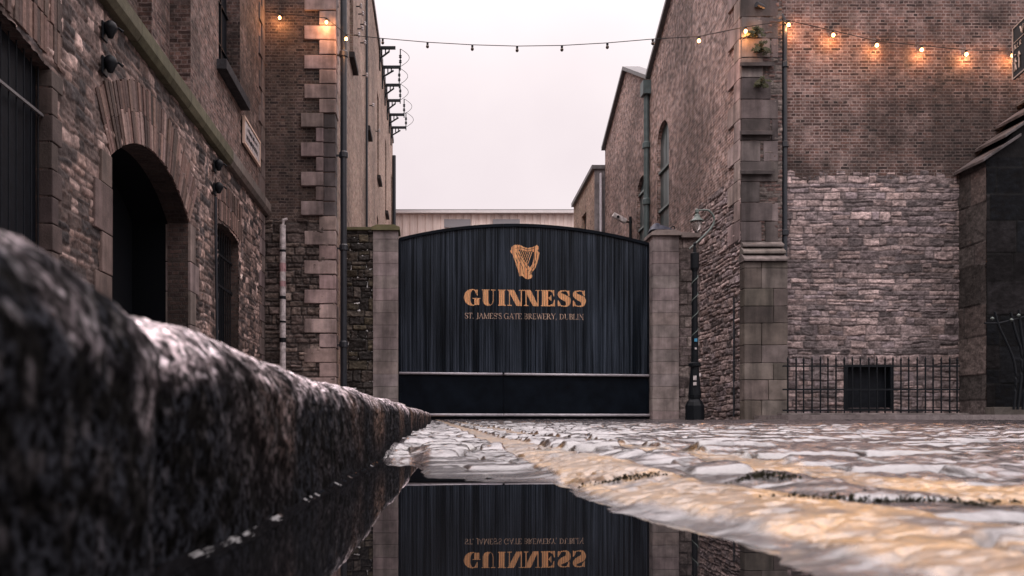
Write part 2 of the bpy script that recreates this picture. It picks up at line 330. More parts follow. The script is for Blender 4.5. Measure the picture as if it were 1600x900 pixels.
def rubble(name, fr, u0, u1, v0, v1, parent, res=.018, course=(.09, .24), length=(.16, .55), relief=.035, pal=None, mort=(.10, .085, .08),
           seed=1, holes=(), joint=.010, warp=.03, m='stone', top=None, tint=None):
    nu = int((u1-u0)/res)+1; nv = int((v1-v0)/res)+1
    u, v = np.meshgrid(np.linspace(u0, u1, nu), np.linspace(v0, v1, nv)); rs = np.random.RandomState(seed)
    uu = u+(fbm(u*2.2, v*2.2, seed)-.5)*warp*2; vv = v+(fbm(u*1.6, v*3, seed+5)-.5)*warp*2.2+(vn(u*7, v*7, seed+6)-.5)*warp*.5
    rows = [v0-.4]
    while rows[-1] < v1+.4: rows.append(rows[-1]+rs.uniform(*course))
    rows = np.array(rows); ri = np.clip(np.searchsorted(rows, vv)-1, 0, len(rows)-2)
    H = np.zeros_like(u); C = np.zeros(u.shape+(3,)); pal = np.array(pal)
    for r in np.unique(ri):
        mk = ri == r; ed = [u0-.5-rs.uniform(0, .3)]
        while ed[-1] < u1+.5: ed.append(ed[-1]+rs.uniform(*length)*(.6+.8*rs.rand()))
        ed = np.array(ed); n = len(ed); U_, V_ = uu[mk], vv[mk]; ci = np.clip(np.searchsorted(ed, U_)-1, 0, n-2)
        hr = rows[r+1]-rows[r]
        split = (rs.rand(n) < .34) & (hr > course[0]*1.5); sv = rows[r]+hr*rs.uniform(.35, .65, n)
        lo = np.where(split[ci] & (V_ > sv[ci]), sv[ci], rows[r]); hi = np.where(split[ci] & (V_ <= sv[ci]), sv[ci], rows[r+1])
        up = (split[ci] & (V_ > sv[ci])).astype(int)
        d = np.minimum(np.minimum(U_-ed[ci], ed[ci+1]-U_), np.minimum(V_-lo, hi-V_))
        off = rs.uniform(.25, 1, (n, 2))[ci, up]; tu = rs.uniform(-1, 1, (n, 2))[ci, up]; tv = rs.uniform(-1, 1, (n, 2))[ci, up]
        cu = (U_-(ed[ci]+ed[ci+1])/2); cv = V_-(lo+hi)/2
        e = sst(joint*.3, joint+.018, d)
        H[mk] = e*relief*(off+tu*cu*1.6+tv*cv*4)
        pc = pal[rs.randint(0, len(pal), (n, 2))]*rs.uniform(.6, 1.3, (n, 2, 1))
        C[mk] = pc[ci, up]*e[:, None]+np.array(mort)*(1-e[:, None])
    nz = fbm(u*9, v*13, seed+20, 4)-.5
    H += nz*relief*1.2+(fbm(u*26, v*34, seed+24, 3)-.5)*relief*.5; C *= (1+1.5*nz)[..., None]*(1+.8*(fbm(u*30, v*38, seed+26, 2)-.5))[..., None]
    C *= (.62+.75*fbm(u*.55, v*.5, seed+30))[..., None]*(.82+.36*fbm(u*2.4, v*.6, seed+31))[..., None]
    if tint is not None: C *= tint(u, v)[..., None]
    O = np.array(fr(0, 0)); U = np.array(fr(1, 0))-O; Nn = np.array(fr(0, 0, 1))-O
    P = O+u[..., None]*U+v[..., None]*np.array((0, 0, 1.0))+H[..., None]*Nn
    keep = None
    if holes or top is not None:
        uc = (u[:-1, :-1]+u[1:, 1:])/2; vc = (v[:-1, :-1]+v[1:, 1:])/2; keep = np.ones(uc.shape, bool)
        for h in holes: keep &= ~inpoly(uc, vc, h)
        if top is not None: keep &= vc < top(uc)
    return grid_mesh(name, P, np.clip(C, .004, 1), M[m], parent, keep)
PAL_R = [tuple(a*k for a, k in zip(c, (.99, .98, 1.0))) for c in [(.29, .225, .215), (.25, .20, .195), (.19, .155, .155), (.34, .265, .25), (.22, .18, .185), (.27, .205, .19), (.12, .10, .10)]]
PAL_L = [(.25, .175, .15), (.13, .095, .085), (.38, .28, .25), (.07, .055, .052), (.24, .17, .15), (.045, .038, .038)]
PAL_D = [(.09, .075, .065), (.065, .055, .05), (.13, .11, .09), (.10, .085, .06), (.05, .045, .042)]
def rc(c, k=.15):
    s = random.uniform(1-k, 1+k); return tuple(a*s*random.uniform(.97, 1.03) for a in c)
def arch_loop(u0, u1, vb, vs_, rise, n=18):
    """opening outline: jambs up to spring height vs_, segmental head of given rise"""
    hw = (u1-u0)/2; r = (hw*hw+rise*rise)/(2*rise); cu = (u0+u1)/2; cv = vs_+rise-r; a = math.asin(min(1, hw/r))
    if rise > hw: a = math.pi-a
    return [(u0, vb), (u1, vb)]+[(cu+r*math.sin(a-2*a*i/n), cv+r*math.cos(a-2*a*i/n)) for i in range(n+1)], (cu, cv, r, a)
def voussoirs(name, fr, info, hgt, wd, parent, m='stone', pal=PAL_L, proud=.03, depth=.12):
    cu, cv, r, a = info; n = max(5, int(2*a*r/wd)); mb = MB()
    for i in range(n):
        t0 = -a+2*a*i/n; t1 = -a+2*a*(i+1)/n-.008/r; h = proud+random.uniform(-.012, .014)
        for (r0, r1) in ((r, r+hgt*random.uniform(.44, .56)), (None, r+hgt*random.uniform(.96, 1.03))):
            if r0 is None: r0 = prev+.006
            prev = r1
            pts = [(cu+rr*math.sin(t), cv+rr*math.cos(t)) for rr, t in ((r0, t0), (r0, t1), (r1, t1), (r1, t0))]
            mb.hexa([fr(u, v, -depth) for u, v in pts], [fr(u, v, h) for u, v in pts], rc(random.choice(pal), .6))
    return mb.build(name, m, parent, bevel=.004)

# ------------------------------------------------------------------ ground: wet setts with worn double yellow lines
def base_z(X, D):
    z = .0113*(D-1.0)
    z = z+.020*sst(.125, .28, X+(fbm(D*5, X*3, 71)-.5)*.09+(fbm(D*26, X*22, 72)-.5)*.035)*sst(3.5, 1.0, D)
    z = z-.014*sst(-.02, -.07, X-.018*D)*sst(2.4, 1.6, D)*(X > -.6)
    z = z+.05*sst(9, 16, X)*sst(20, 10, D)*0
    return z
def axis(a, b, step, grow, pre):
    s = [a]
    while s[-1] < b:
        s.append(s[-1]+max(step, abs(s[-1])*grow))
    return np.array(list(pre)+s)
Ds = axis(.30, 24.5, .0028, .0052, np.arange(-6, .30, .05)); Ds = np.concatenate([Ds, np.arange(25, 62, 1.0)])
Xs = axis(-.16, 26, .0030, .0052, list(np.arange(-8, -.6, .25))+list(np.arange(-.6, -.16, .02)))
X, D = np.meshgrid(Xs, Ds)
rs = np.random.RandomState(3)
Xw = X+(fbm(X*3, D*3, 40)-.5)*.05; Dw = D+(fbm(X*1.3, D*2.2, 41)-.5)*.10+(vn(X*8, D*8, 42)-.5)*.018
rh = .102; ri = np.floor(Dw/rh).astype(int); fD = Dw/rh-ri
wx = .13+.05*_h(ri, ri*0, 5); ox = _h(ri, ri*0+3, 6)*.3
ci = np.floor((Xw+ox)/wx).astype(int); fX = (Xw+ox)/wx-ci
dj = np.minimum(np.minimum(fX, 1-fX)*wx, np.minimum(fD, 1-fD)*rh)
wj = .009+.010*sst(1.0, 5.0, D); dome = .7*sst(.0008, wj, dj)+.3*sst(.004, .04, dj); rnd = _h(ri, ci, 9); tD = _h(ri, ci, 10)-.5; tX = _h(ri, ci, 11)-.5
Hs = .014*dome+.018*(rnd-.5)*dome+dome*(tD*(fD-.5)*.040+tX*(fX-.5)*.018)+.005*(fbm(X*22, D*22, 50)-.5)*dome
far = sst(1.02, 1.9, D+(fbm(X*4, D*2, 60)-.5)*.5); far = np.maximum(far, sst(.24, .34, X+(fbm(D*4, X*2, 61)-.5)*.10))
Hs = Hs*(.10+.90*far)*(1-.5*sst(1.5, .8, D))+.0052*(fbm(X*58, D*80, 55, 3)-.5)*(.12+.88*far)+.030*(fbm(X*.45, D*.9, 56, 3)-.5)*sst(2, 5, D)+.016*(fbm(X*1.1, D*1.7, 52)-.5)*sst(1.2, 3, D)+.009*(fbm(X*5, D*9, 53)-.5)*(.1+.9*far)+.004*(fbm(X*26, D*30, 54)-.5)*(.3+.7*far)
ln = lambda c, hw: sst(hw+.010, hw-.003, np.abs(X-c-.035*sst(.85, .45, D)+(fbm(D*2.5, X*0+1, 62)-.5)*.045+(vn(D*40, X*40, 63)-.5)*.008))
line = np.maximum(ln(.222, .046), ln(.415, .048))*(D > -3)
crack = sst(.47, .40, fbm(X*9, D*9, 64))*.8
wear_glare = sst(.32, .60, fbm(X*14, D*7, 65)*.6+fbm(X*45, D*45, 66)*.4+.10)*(1-.35*sst(.9, 2.5, D))  # patchy wear, plus yellow thinned with distance to imitate sky glare
crk = sst(.018, .0, np.abs(fbm(X*6, D*5, 78, 3)-.5))*sst(.45, .6, fbm(X*2.5, D*2.5, 79))
line_h = .0035+.002*(fbm(X*9, D*9, 67)-.5)+.0026*(fbm(X*70, D*90, 77, 3)-.5)-.009*crk-.0025*sst(.60, .72, vn(X*95, D*120, 93))
Hs = Hs*(1-line*.78)+line*line_h
Z = base_z(X, D)+Hs-.002
Z = np.where(X < -.30, -.05+.0113*D, Z)
sett = np.stack([.075+.07*rnd, .066+.062*rnd, .072+.064*rnd], -1)*(.10+.95*dome)[..., None]*.9
sett *= (.6+.8*fbm(X*6, D*6, 68))[..., None]; pk = sst(.020, .0, np.abs(fbm(X*7+3, D*9, 88, 4)-.5))*sst(.5, .62, fbm(X*2, D*2.4, 89))
Hs -= .005*pk*(1-line); sett *= (1-.85*pk)[..., None]
yel = np.array([.66, .37, .11]); lw = (line*np.clip(wear_glare, 0, 1)*(1-crack*.55)*(1-.9*crk))[..., None]
Cg = sett*(1-lw)+yel*lw*(.65+.5*fbm(X*30, D*30, 69))[..., None]
mossy = (sst(.56, .70, fbm(X*5, D*3.5, 70))*(1-dome)*far)[..., None]; Cg = Cg*(1-mossy)+np.array([.05, .045, .015])*mossy
Cg = np.concatenate([Cg, np.clip(line*.75+.6*(1-dome)*(1-line)+.4*pk, 0, 1)[..., None]], -1)
road = grid_mesh('road', np.stack([X, D, Z], -1), Cg, M['road'], None, smooth=True); tag(road, kind='structure')
mb = MB(); mb.box(-400, 400, -400, 800, -3.2, -.35); tag(mb.build('ground', M['pave']), kind='structure')
# ------------------------------------------------------------------ kerb stones + left pavement
kx = lambda D: -.118+.0185*(D-.4)+.012*np.maximum(0, D-8.2)**2*-1
kz = lambda D: .118+.0108*D+.012*sst(.8, .2, D)
Dk = np.concatenate([np.arange(-1.6, .14, .006), axis(.14, 9.8, .0028, .0055, [])])
s = np.concatenate([np.linspace(-.34, -.05, 26), np.linspace(-.048, .05, 46), np.linspace(.053, .20, 46)])
S, DD = np.meshgrid(s, Dk)
rad = .042
th = np.clip((S+.05)/(.10), 0, 1)*math.pi/2
px_ = np.where(S < -.05, S+.05-rad, -rad+rad*np.sin(th)); pz_ = np.where(S < -.05, 0, -rad+rad*np.cos(th)); pz_ = np.where(S > .05, -rad-(S-.05), pz_)
nx_ = np.where(S < -.05, 0, np.sin(th)); nz_ = np.where(S < -.05, 1, np.cos(th)); nx_ = np.where(S > .05, 1, nx_); nz_ = np.where(S > .05, 0, nz_)
joints = np.array([-1.2, .385, 2.05, 3.3, 4.7, 6.1, 7.5, 8.8])
dj = np.min(np.abs(DD[..., None]-joints+.012*(vn(S*9, S*3, 4)[..., None]-.5)), -1); ji = np.searchsorted(joints, DD)
notch = -.010*np.exp(-(dj/.006)**2)-.010*np.exp(-(dj/.05)**2)
ofs = np.array([.004, .006, -.001, .002, -.004, .003, -.003, .002, 0])[ji]
disp = notch+ofs+.010*(fbm(DD*3, S*4, 80)-.5)+.006*(fbm(DD*15, S*15, 81, 3)-.5)+.0042*(fbm(DD*75, S*75, 82, 3)-.5)
flow = fbm(DD*38, S*4, 83)-.5; disp += .003*flow*(S > 0)
P = np.stack([kx(DD)+px_+nx_*disp, DD, kz(DD)+pz_+nz_*disp], -1)
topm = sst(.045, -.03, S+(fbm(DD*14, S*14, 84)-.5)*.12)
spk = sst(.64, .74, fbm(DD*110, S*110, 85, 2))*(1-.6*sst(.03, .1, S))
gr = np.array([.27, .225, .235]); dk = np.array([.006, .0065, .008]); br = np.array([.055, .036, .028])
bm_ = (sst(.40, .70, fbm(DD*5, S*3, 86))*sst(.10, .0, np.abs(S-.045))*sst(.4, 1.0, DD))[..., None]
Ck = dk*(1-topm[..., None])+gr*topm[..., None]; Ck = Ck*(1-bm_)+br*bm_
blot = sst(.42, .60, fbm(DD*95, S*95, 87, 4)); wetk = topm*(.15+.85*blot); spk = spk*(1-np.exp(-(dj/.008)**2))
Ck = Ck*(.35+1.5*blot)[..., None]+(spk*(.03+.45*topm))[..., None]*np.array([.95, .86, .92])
Ck = Ck*(1-.85*np.exp(-(dj/.006)**2))[..., None]
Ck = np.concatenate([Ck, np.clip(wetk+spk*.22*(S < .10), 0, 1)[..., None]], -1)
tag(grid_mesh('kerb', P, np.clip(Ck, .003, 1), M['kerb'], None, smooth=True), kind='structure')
wv = [(-.16, -.9, 0), (.6, -.9, 0), (.6, 2.6, 0), (-.16, 2.6, 0)]
kf0 = kx
fx_ = np.array([P[i, 72+int(np.argmin(np.abs(P[i, 72:, 2]))), 0] for i in range(len(Dk))])-kx(Dk)
mv = []; mf = []; dm = np.arange(.16, 2.0, .006)
edge = np.array([fx_[np.abs(Dk-a) < .016].max() for a in dm]); edge = np.convolve(np.pad(edge, 3, 'edge'), np.ones(7)/7, 'valid')+kf0(dm); kf = lambda D: -.118+.0185*(D-.4)
for i, d_ in enumerate(dm):
    wn_ = .72+.22*float(vn(d_*70, 1.0, 5)); k0 = float(edge[i])
    for t_ in range(6): u_ = t_/5; mv.append((k0-.002+.013*u_*wn_, float(d_), .0002+.0055*wn_*(1-u_)**1.6))
    if i: mf += [((i-1)*6+t_, (i-1)*6+t_+1, i*6+t_+1, i*6+t_) for t_ in range(5)]
pud = MB().add(wv, [(0, 1, 2, 3)]).add(mv, mf).build('puddle', M['water']); tag(pud, kind='structure')

mb = MB(); prev = None; seg = list(np.arange(-6, 22.6, .8))+[22.6]
for a, b_ in zip(seg[:-1], seg[1:]):
    za, zb = kz(a)-.002, kz(b_)-.002
    xa, xb = (kx(min(a, 9.8))-.30, kx(min(b_, 9.8))-.30) if a < 9.5 else (-.75, -.75)
    mb.hexa([(-4.25, a, za-.5), (xa, a, za-.5), (xb, b_, zb-.5), (-4.25, b_, zb-.5)], [(-4.25, a, za), (xa, a, za), (xb, b_, zb), (-4.25, b_, zb)])
tag(mb.build('pavement', M['pave']), kind='structure')
# right pavement with a stone kerb
mb = MB(); zr = .318
poly = [(7.6, 19.9), (7.65, 19.2), (8.0, 18.4), (8.7, 17.95), (10, 17.8), (30, 17.6), (30, 22), (7.6, 22)]
mb.prism(poly, lambda u, v, t: (u, v, .05+t*(zr-.05)))
tag(mb.build('pavement', M['pave'], bevel=.0), kind='structure')

# ------------------------------------------------------------------ near building on the left
XL, DL0, DL1 = -4.17, -4.0, 21.2
LB = empty('warehouse', (XL-3, 9, .2), 'soot-stained stone and brick warehouse on the left with a dark carriage arch', 'building')
frL = frameP((XL, 0, 0), (0, 1, 0), (1, 0, 0))
big, bigi = arch_loop(5.0, 9.15, .15, 4.0, .16); car, cari = arch_loop(10.9, 14.5, .15, 3.62, .60); sml, smli = arch_loop(16.5, 18.3, 1.5, 4.10, .10)
mort = (.10, .075, .068)
def tl(u, v):
    return (1.0-.6*sst(.52, .72, fbm(u*1.4, v*.25, 99)))*(1+1.3*sst(.56, .66, fbm(u*2.1, v*.8, 98))*sst(.35, .6, fbm(u*11, v*7, 97)))
rubble('lower_wall', frL, 3.6, DL1, .1, 5.45, LB, res=.02, course=(.07, .22), length=(.14, .5), relief=.024, pal=PAL_L, mort=mort, joint=.007, warp=.05, seed=11, holes=(big, car, sml), tint=tl)
wall_poly('lower_wall', frL, [(DL0, .1), (3.6, .1), (3.6, 5.45), (DL0, 5.45)], [], M['brick_left'], LB)
# reveals of the openings
def reveal(name, loop, dp, m, back, barm=None):
    mb = MB(); n = len(loop)
    for i in range(n):
        a, b_ = loop[i], loop[(i+1) % n]
        q = [frL(a[0], a[1], .0), frL(b_[0], b_[1], 0), frL(b_[0], b_[1], -dp), frL(a[0], a[1], -dp)]
        mb.add(q, [(0, 1, 2, 3)])
    mb.build('jamb', m, LB)
    fr2 = lambda u, v, t: frL(u, v, -dp-.05*t)
    if dp > .9:
        mb = MB(); 
        for i in range(n):
            a, b_ = loop[i], loop[(i+1) % n]; cu = (loop[0][0]+loop[1][0])/2; k_ = lambda p: (cu+(p[0]-cu)*.996, p[1]-.006)
            a, b_ = k_(a), k_(b_); mb.add([frL(a[0], a[1], .0), frL(b_[0], b_[1], 0), frL(b_[0], b_[1], -.36), frL(a[0], a[1], -.36)], [(0, 1, 2, 3)])
        mb.build('jamb', M['brick_reveal'], LB)
    return MB().prism(loop, fr2).build(name, back, LB)
sh_ = reveal('shutter', big, .14, M['brick_reveal'], M['dark']); reveal('carriage_door', car, .98, M['void'], M['void']); ws_ = reveal('window', sml, .32, M['brick_reveal'], M['dark'])  # carriage door and inner reveal carry the arch's shade as colour
# arch rings and lintels
voussoirs('arch', frL, cari, .84, .085, LB, pal=[(.15, .095, .08), (.20, .13, .11), (.10, .07, .06), (.24, .17, .15)])
def soldier(u0, u1, v0, h, name='lintel'):
    mb = MB(); u = u0-.25
    while u < u1+.25:
        for k in (0, 1):
            w_ = .072; p = .025+random.uniform(-.01, .015)
            z0 = v0+k*h/2+random.uniform(0, .02)
            z0 += .10*(1-((u-(u0+u1)/2)/((u1-u0)/2+.3))**2)
            mb.box(XL-.10, XL+p, u, u+w_, z0, z0+h/2-.012, rc(random.choice([(.15, .095, .08), (.20, .13, .11), (.10, .07, .06)]), .35))
        u += .08
    mb.build(name, M['stone'], LB, bevel=.004)
soldier(5.0, 9.15, 4.08, .80); soldier(16.5, 18.3, 4.13, .80)
# dressed stone jambs
for (ue, sgn, ztop, dp, zb) in ((9.15, 1, 4.0, .14, .2), (10.9, -1, 3.6, .34, .2), (14.5, 1, 3.6, .40, .2)):
    z = zb; k = 0; mb = MB()
    while z < ztop-.05:
        h = min(random.uniform(.48, .68), ztop-z); 
        if ztop-z-h < .2: h = ztop-z
        wd = (.34 if k % 2 else .58)*random.uniform(.9, 1.1)
        if ue == 9.15: wd *= .45; h = min(h, .3)
        a, b_ = (ue-.004, ue+wd) if sgn > 0 else (ue-wd, ue+.004)
        mb.box(XL-dp+.004, XL+.045+random.uniform(-.005, .006), a, b_, z+.006, z+h-.006, rc((.20, .15, .135) if ue == 10.9 else (.10, .075, .07) if ue != 14.5 else (.27, .21, .195), .18)); z += h; k += 1
    mb.build('jamb_stones', M['ashlar'], LB, bevel=.012)
# bars
mb = MB()
for i in range(26): mb.tube([(XL-.09, 5.1+i*.16, .3), (XL-.09, 5.1+i*.16, 4.1)], .008, 6)
mb.build('window_bars', M['dark'], sh_); MB().box(XL-.075, XL-.05, 5.0, 9.15, 3.47, 3.50).build('crossbar', M['slate'], sh_)
mb = MB()
for i in range(9): mb.tube([(XL-.14, 16.65+i*.19, 1.5), (XL-.14, 16.65+i*.19, 4.15)], .013, 6)
mb.box(XL-.16, XL-.12, 16.5, 18.3, 2.95, 3.0).box(XL-.16, XL-.12, 16.5, 18.3, 3.6, 3.64)
mb.build('window_bars', M['iron'], ws_)
# string course
mb = MB(); u = DL0
while u < DL1:
    l_ = min(random.uniform(.9, 1.5), DL1-u+.1); g = random.random(); c = (.12, .115, .075) if 6 < u < 17 else (.17, .145, .13)
    c = rc(c, .2)
    prof = [(-.30, 5.46), (.11, 5.46), (.17, 5.55), (.17, 5.74), (.02, 5.88), (-.30, 5.88)]
    mb.prism(prof, lambda p, q, t, u=u, l_=l_: (XL+p, u+.004+t*(l_-.008), q), c); u += l_
mb.build('string_course', M['course'], LB, bevel=.008)
# upper wall
rec1 = [(10.75, 5.95), (14.65, 5.95), (14.65, 13), (10.75, 13)]; rec0 = [(3.4, 5.95), (7.3, 5.95), (7.3, 13), (3.4, 13)]
up = [(16.6, 7.34), (18.5, 7.34), (18.5, 10.6), (16.6, 10.6)]
wall_poly('upper_wall', frL, [(DL0, 5.86), (DL1, 5.86), (DL1, 14), (DL0, 14)], [rec0, rec1, up], M['brick_left'], LB, depth=[.37, .37, .30])
rr = [[(a[0]+(1 if a[0] < (p[0][0]+p[1][0])/2 else -1)*.95, a[1] if a[1] < 7 else 12.2) for a in p] for p in (rec0, rec1)]
fr37 = frameP((XL-.37, 0, 0), (0, 1, 0), (1, 0, 0))
for p, q in ((rec0, rr[0]), (rec1, rr[1])):
    wall_poly('blind_window', fr37, p, [q], M['brick_left'], LB, depth=.24)
    MB().box(XL-.75, XL-.61, q[0][0]-.01, q[1][0]+.01, 5.9, 12.3).build('blind_panel', M['brick_dark'], LB)
wn = MB().box(XL-.36, XL-.30, 16.6, 18.5, 7.3, 10.6).build('window', M['dark'], LB)
MB().box(XL-.25, XL+.20, 16.45, 18.65, 7.14, 7.34, (.05, .05, .055)).build('sill', M['soot'], wn, bevel=.012)
mb = MB()
for z in (8.2, 9.1, 10.0): mb.box(XL-.30, XL-.26, 16.6, 18.5, z, z+.04)
for u in (17.2, 17.85): mb.box(XL-.30, XL-.26, u, u+.04, 7.34, 10.6)
mb.build('window_frame', M['iron'], wn)
# corner quoins
def quoins_side(z0, z1, name, par, fx, X_, dend, col, hh=.36, la=(.62, .34), both=True, mat_='ashlar'):
    mb = MB(); z = z0; k = 0
    while z < z1:
        h = min(hh*random.uniform(.93, 1.07), z1-z); l_ = la[k % 2]
        mb.box(*(sorted((X_-fx*.2, X_+fx*.035))), dend-l_, dend+.02, z+.008, z+h-.008, rc(col, .16)); z += h; k += 1
    return mb.build(name, M[mat_], par, bevel=.012)
quoins_side(.2, 5.4, 'corner_quoins', LB, 1, XL, DL1-.02, (.24, .19, .18), .42); quoins_side(5.9, 14, 'corner_quoins', LB, 1, XL, DL1-.02, (.22, .175, .165), .42)
MB().box(-12, XL-1.10, DL0, DL1, .1, 14.0).build('body', M['brick_dark'], LB)
MB().box(XL-.8, XL-.01, DL1-.03, DL1-.005, .1, 14).build('end_wall', M['brick_dark'], LB)
# wall light pairs and conduit
for (u, who) in ((10.6, 'nearer pair, beside the carriage arch'), (16.1, 'farther pair, above a thin conduit')):
    t_ = empty('wall_light', (XL, u, 5.1), 'two black hooded wall lights, '+who, 'wall light', 'black wall light pairs')
    for z in (5.12, 4.68):
        MB().box(XL+.04, XL+.07, u-.08, u+.08, z-.14, z+.09).build('back_plate', M['iron'], t_, bevel=.01)
        pr = [(0.001, .11), (.04, .105), (.07, .08), (.085, .04), (.085, 0), (.06, -.04), (.035, -.10), (.001, -.11)]
        MB().lathe([(r_, z+h_) for r_, h_ in pr], XL+.13, u, 12).build('hood', M['iron'], t_, smooth=True)
        MB().tube([(XL+.15, u+.02, z+.03), (XL+.22, u+.05, z+.04), (XL+.27, u+.06, z+.0)], [.018, .014, .02], 8).build('spout', M['iron'], t_)
cb = MB().tube([(XL+.07, 16.1, 4.5), (XL+.07, 16.12, 3.6), (XL+.07, 16.2, 2.2), (XL+.07, 16.2, .35)], .03, 8).build('conduit', M['pipe'], LB)
# street name plate
t_ = empty('street_name_plate', (XL+.05, 19.5, 6.5), 'white street name plate in a dark frame high on the left building corner', 'sign')
pts = lambda a, b_, c_, d_, h0, h1, col: MB().box(XL+h0, XL+h1, a, b_, c_, d_, col)
pts(18.62, 20.35, 6.44, 7.0, .03, .06, (1,)*3).build('back_board', M['iron'], t_, bevel=.006)
pts(18.68, 20.29, 6.49, 6.95, .062, .072, (1,)*3).build('face', M['white'], t_)
mb = MB()
for a, b_, c_, d_ in ((18.6, 20.37, 6.98, 7.03), (18.6, 20.37, 6.41, 6.46), (18.6, 18.65, 6.46, 6.98), (20.32, 20.37, 6.46, 6.98)): mb.box(XL+.03, XL+.085, a, b_, c_, d_)
mb.build('border', M['cream_sign'], t_)
mb = MB(); random.seed(5)
for row, (z0, z1, a, b_) in enumerate(((6.77, 6.88, 18.95, 19.95), (6.57, 6.69, 18.85, 20.1))):
    u = a
    while u < b_: w_ = random.uniform(.04, .09); mb.box(XL+.07, XL+.076, u, u+w_, z0+random.uniform(0, .02), z1-random.uniform(0, .03)); u += w_+random.uniform(.02, .06)
mb.build('worn_lettering', M['dark'], t_)

ST = empty('unseen_terrace', (5, -16, .1), 'unseen brick terrace added behind the viewpoint to darken reflections', 'building')  # added out of view so the gate and setts reflect less sky
hs = [(x, z, x+1.2, z+2.2) for x in (-14, -10.5, -7, -3.5, 0, 3.5, 7, 10.5, 14, 17.5, 21) for z in (1.0, 4.6, 8.2)]
wall_poly('front_wall', frameP((0, -15, 0), (1, 0, 0), (0, 1, 0)), [(-20, -.3), (28, -.3), (28, 12.5), (-20, 12.5)], [[(a, b_), (c, b_), (c, e), (a, e)] for a, b_, c, e in hs], M['brick_dark'], ST, depth=.2)
for a, b_, c, e in hs: MB().box(a, c, -15.25, -15.19, b_, e).build('window', M['glass'], ST)
MB().box(-20, 28, -22, -15.3, -.3, 12.6).build('body', M['brick_dark'], ST)
# ------------------------------------------------------------------ quoined building behind it
DQ, XQ = 21.32, -2.37
QB = empty('brick_storehouse', (-3.3, DQ+10, .2), 'tall brick storehouse with pale corner stones, running back behind the gate on the left', 'building')
frQ = frameP((0, DQ, 0), (1, 0, 0), (0, -1, 0)); zt = 5.35
rubble('lower_wall', frQ, -5.2, XQ, .15, zt, QB, res=.018, course=(.1, .26), length=(.15, .5), relief=.05, pal=[(.13, .10, .09), (.09, .07, .062), (.18, .14, .12)], mort=(.05, .042, .04), seed=22)
wall_poly('front_wall', frQ, [(-5.2, zt), (XQ, zt), (XQ, 17.4), (-5.2, 17.4)], [], M['brick_dark'], QB)
UQ = Vector((.0075, 1, 0)).normalized(); frQs = frameP((XQ, DQ, 0), UQ, (1, -.0075, 0))
wins = []; hol = []
for k in range(5):
    a = 25.0+6.1*k-DQ
    hol.append([(a, 11.3), (a+1.1, 11.3), (a+1.1, 15.1), (a, 15.1)])
    if k: hol.append([(a-.2, 7.4), (a+.8, 7.4), (a+.8, 9.5), (a-.2, 9.5)])
wall_poly('side_wall', frQs, [(0, .2), (30, .2), (30, 17.5), (0, 17.5)], hol, M['brick_pink'], QB, depth=.28)
for h in hol:
    wv_ = MB().hexa([frQs(u, v, -.26) for u, v in h], [frQs(u, v, -.20) for u, v in h]).build('window', M['dark'], QB)
    a, b_ = h[0][0], h[1][0]
    MB().hexa([frQs(u, v, -.2) for u, v in ((a-.12, h[0][1]-.18), (b_+.12, h[0][1]-.18), (b_+.12, h[0][1]), (a-.12, h[0][1]))],
              [frQs(u, v, .16) for u, v in ((a-.12, h[0][1]-.18), (b_+.12, h[0][1]-.18), (b_+.12, h[0][1]-.03), (a-.12, h[0][1]-.03))], (.06, .055, .055)).build('sill', M['soot'], wv_)
MB().box(-12, XQ-.4, DQ+.1, DQ+30, .1, 17.2).build('body', M['brick_dark'], QB)
mb = MB(); mb.hexa([frQs(u, v, -.5) for u, v in ((0, 17.52), (30, 17.52), (30, 17.75), (0, 17.75))], [frQs(u, v, .07) for u, v in ((0, 17.52), (30, 17.52), (30, 17.75), (0, 17.75))], (.2, .18, .18))
mb.build('coping', M['ashlar'], QB)
mb = MB(); mb.hexa([frQs(u, v, -.7) for u, v in ((6, 17.76), (17, 17.76), (17, 19.3), (6, 19.3))], [frQs(u, v, -.45) for u, v in ((6, 17.76), (17, 17.76), (17, 19.3), (6, 19.3))])
mb.build('roof_sheeting', M['shedglass'], QB)
# pale quoins, alternating, wrapping the corner; the middle run steps back at the very corner
mb = MB(); z = .2; k = 0
while z < 12.0:
    h = .375; ins = 5.35 < z < 7.95
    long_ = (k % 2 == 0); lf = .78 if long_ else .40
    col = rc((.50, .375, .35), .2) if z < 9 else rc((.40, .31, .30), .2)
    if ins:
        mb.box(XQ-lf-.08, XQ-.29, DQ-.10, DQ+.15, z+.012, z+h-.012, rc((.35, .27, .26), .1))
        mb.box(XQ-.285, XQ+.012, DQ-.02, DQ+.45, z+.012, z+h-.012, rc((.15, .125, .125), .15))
    else:
        mb.box(XQ-lf, XQ+.03, DQ-.055, DQ+(.34 if long_ else .6), z+.012, z+h-.012, col, .007)
    z += h; k += 1
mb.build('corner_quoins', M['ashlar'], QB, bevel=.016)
# down pipe at the corner
mb = MB(); xp, yp = XQ+.20, DQ+.20; mb.tube([(xp, yp, .25), (xp, yp, 16)], .085, 12)
for z in (2.1, 4.6, 7.0, 9.6, 12): mb.lathe([(.085, z), (.115, z+.02), (.115, z+.14), (.085, z+.18)], xp, yp, 12)
for z in (2.1, 4.6, 7.0, 9.6): mb.box(XQ-.02, xp, yp-.03, yp+.03, z+.05, z+.09)
mb.build('downpipe', M['pipe'], QB, smooth=False)
mb = MB(); p = frQs(29.2, 0, .12); mb.tube([(p.x, p.y, .3), (p.x, p.y, 16.5)], .11, 10); mb.build('downpipe', M['pipe'], QB)
mb = MB(); p = frQs(9.2, 0, .07); mb.tube([(p.x, p.y, .3), (p.x, p.y, 17.4)], .045, 8); mb.build('downpipe', M['pipe'], QB)
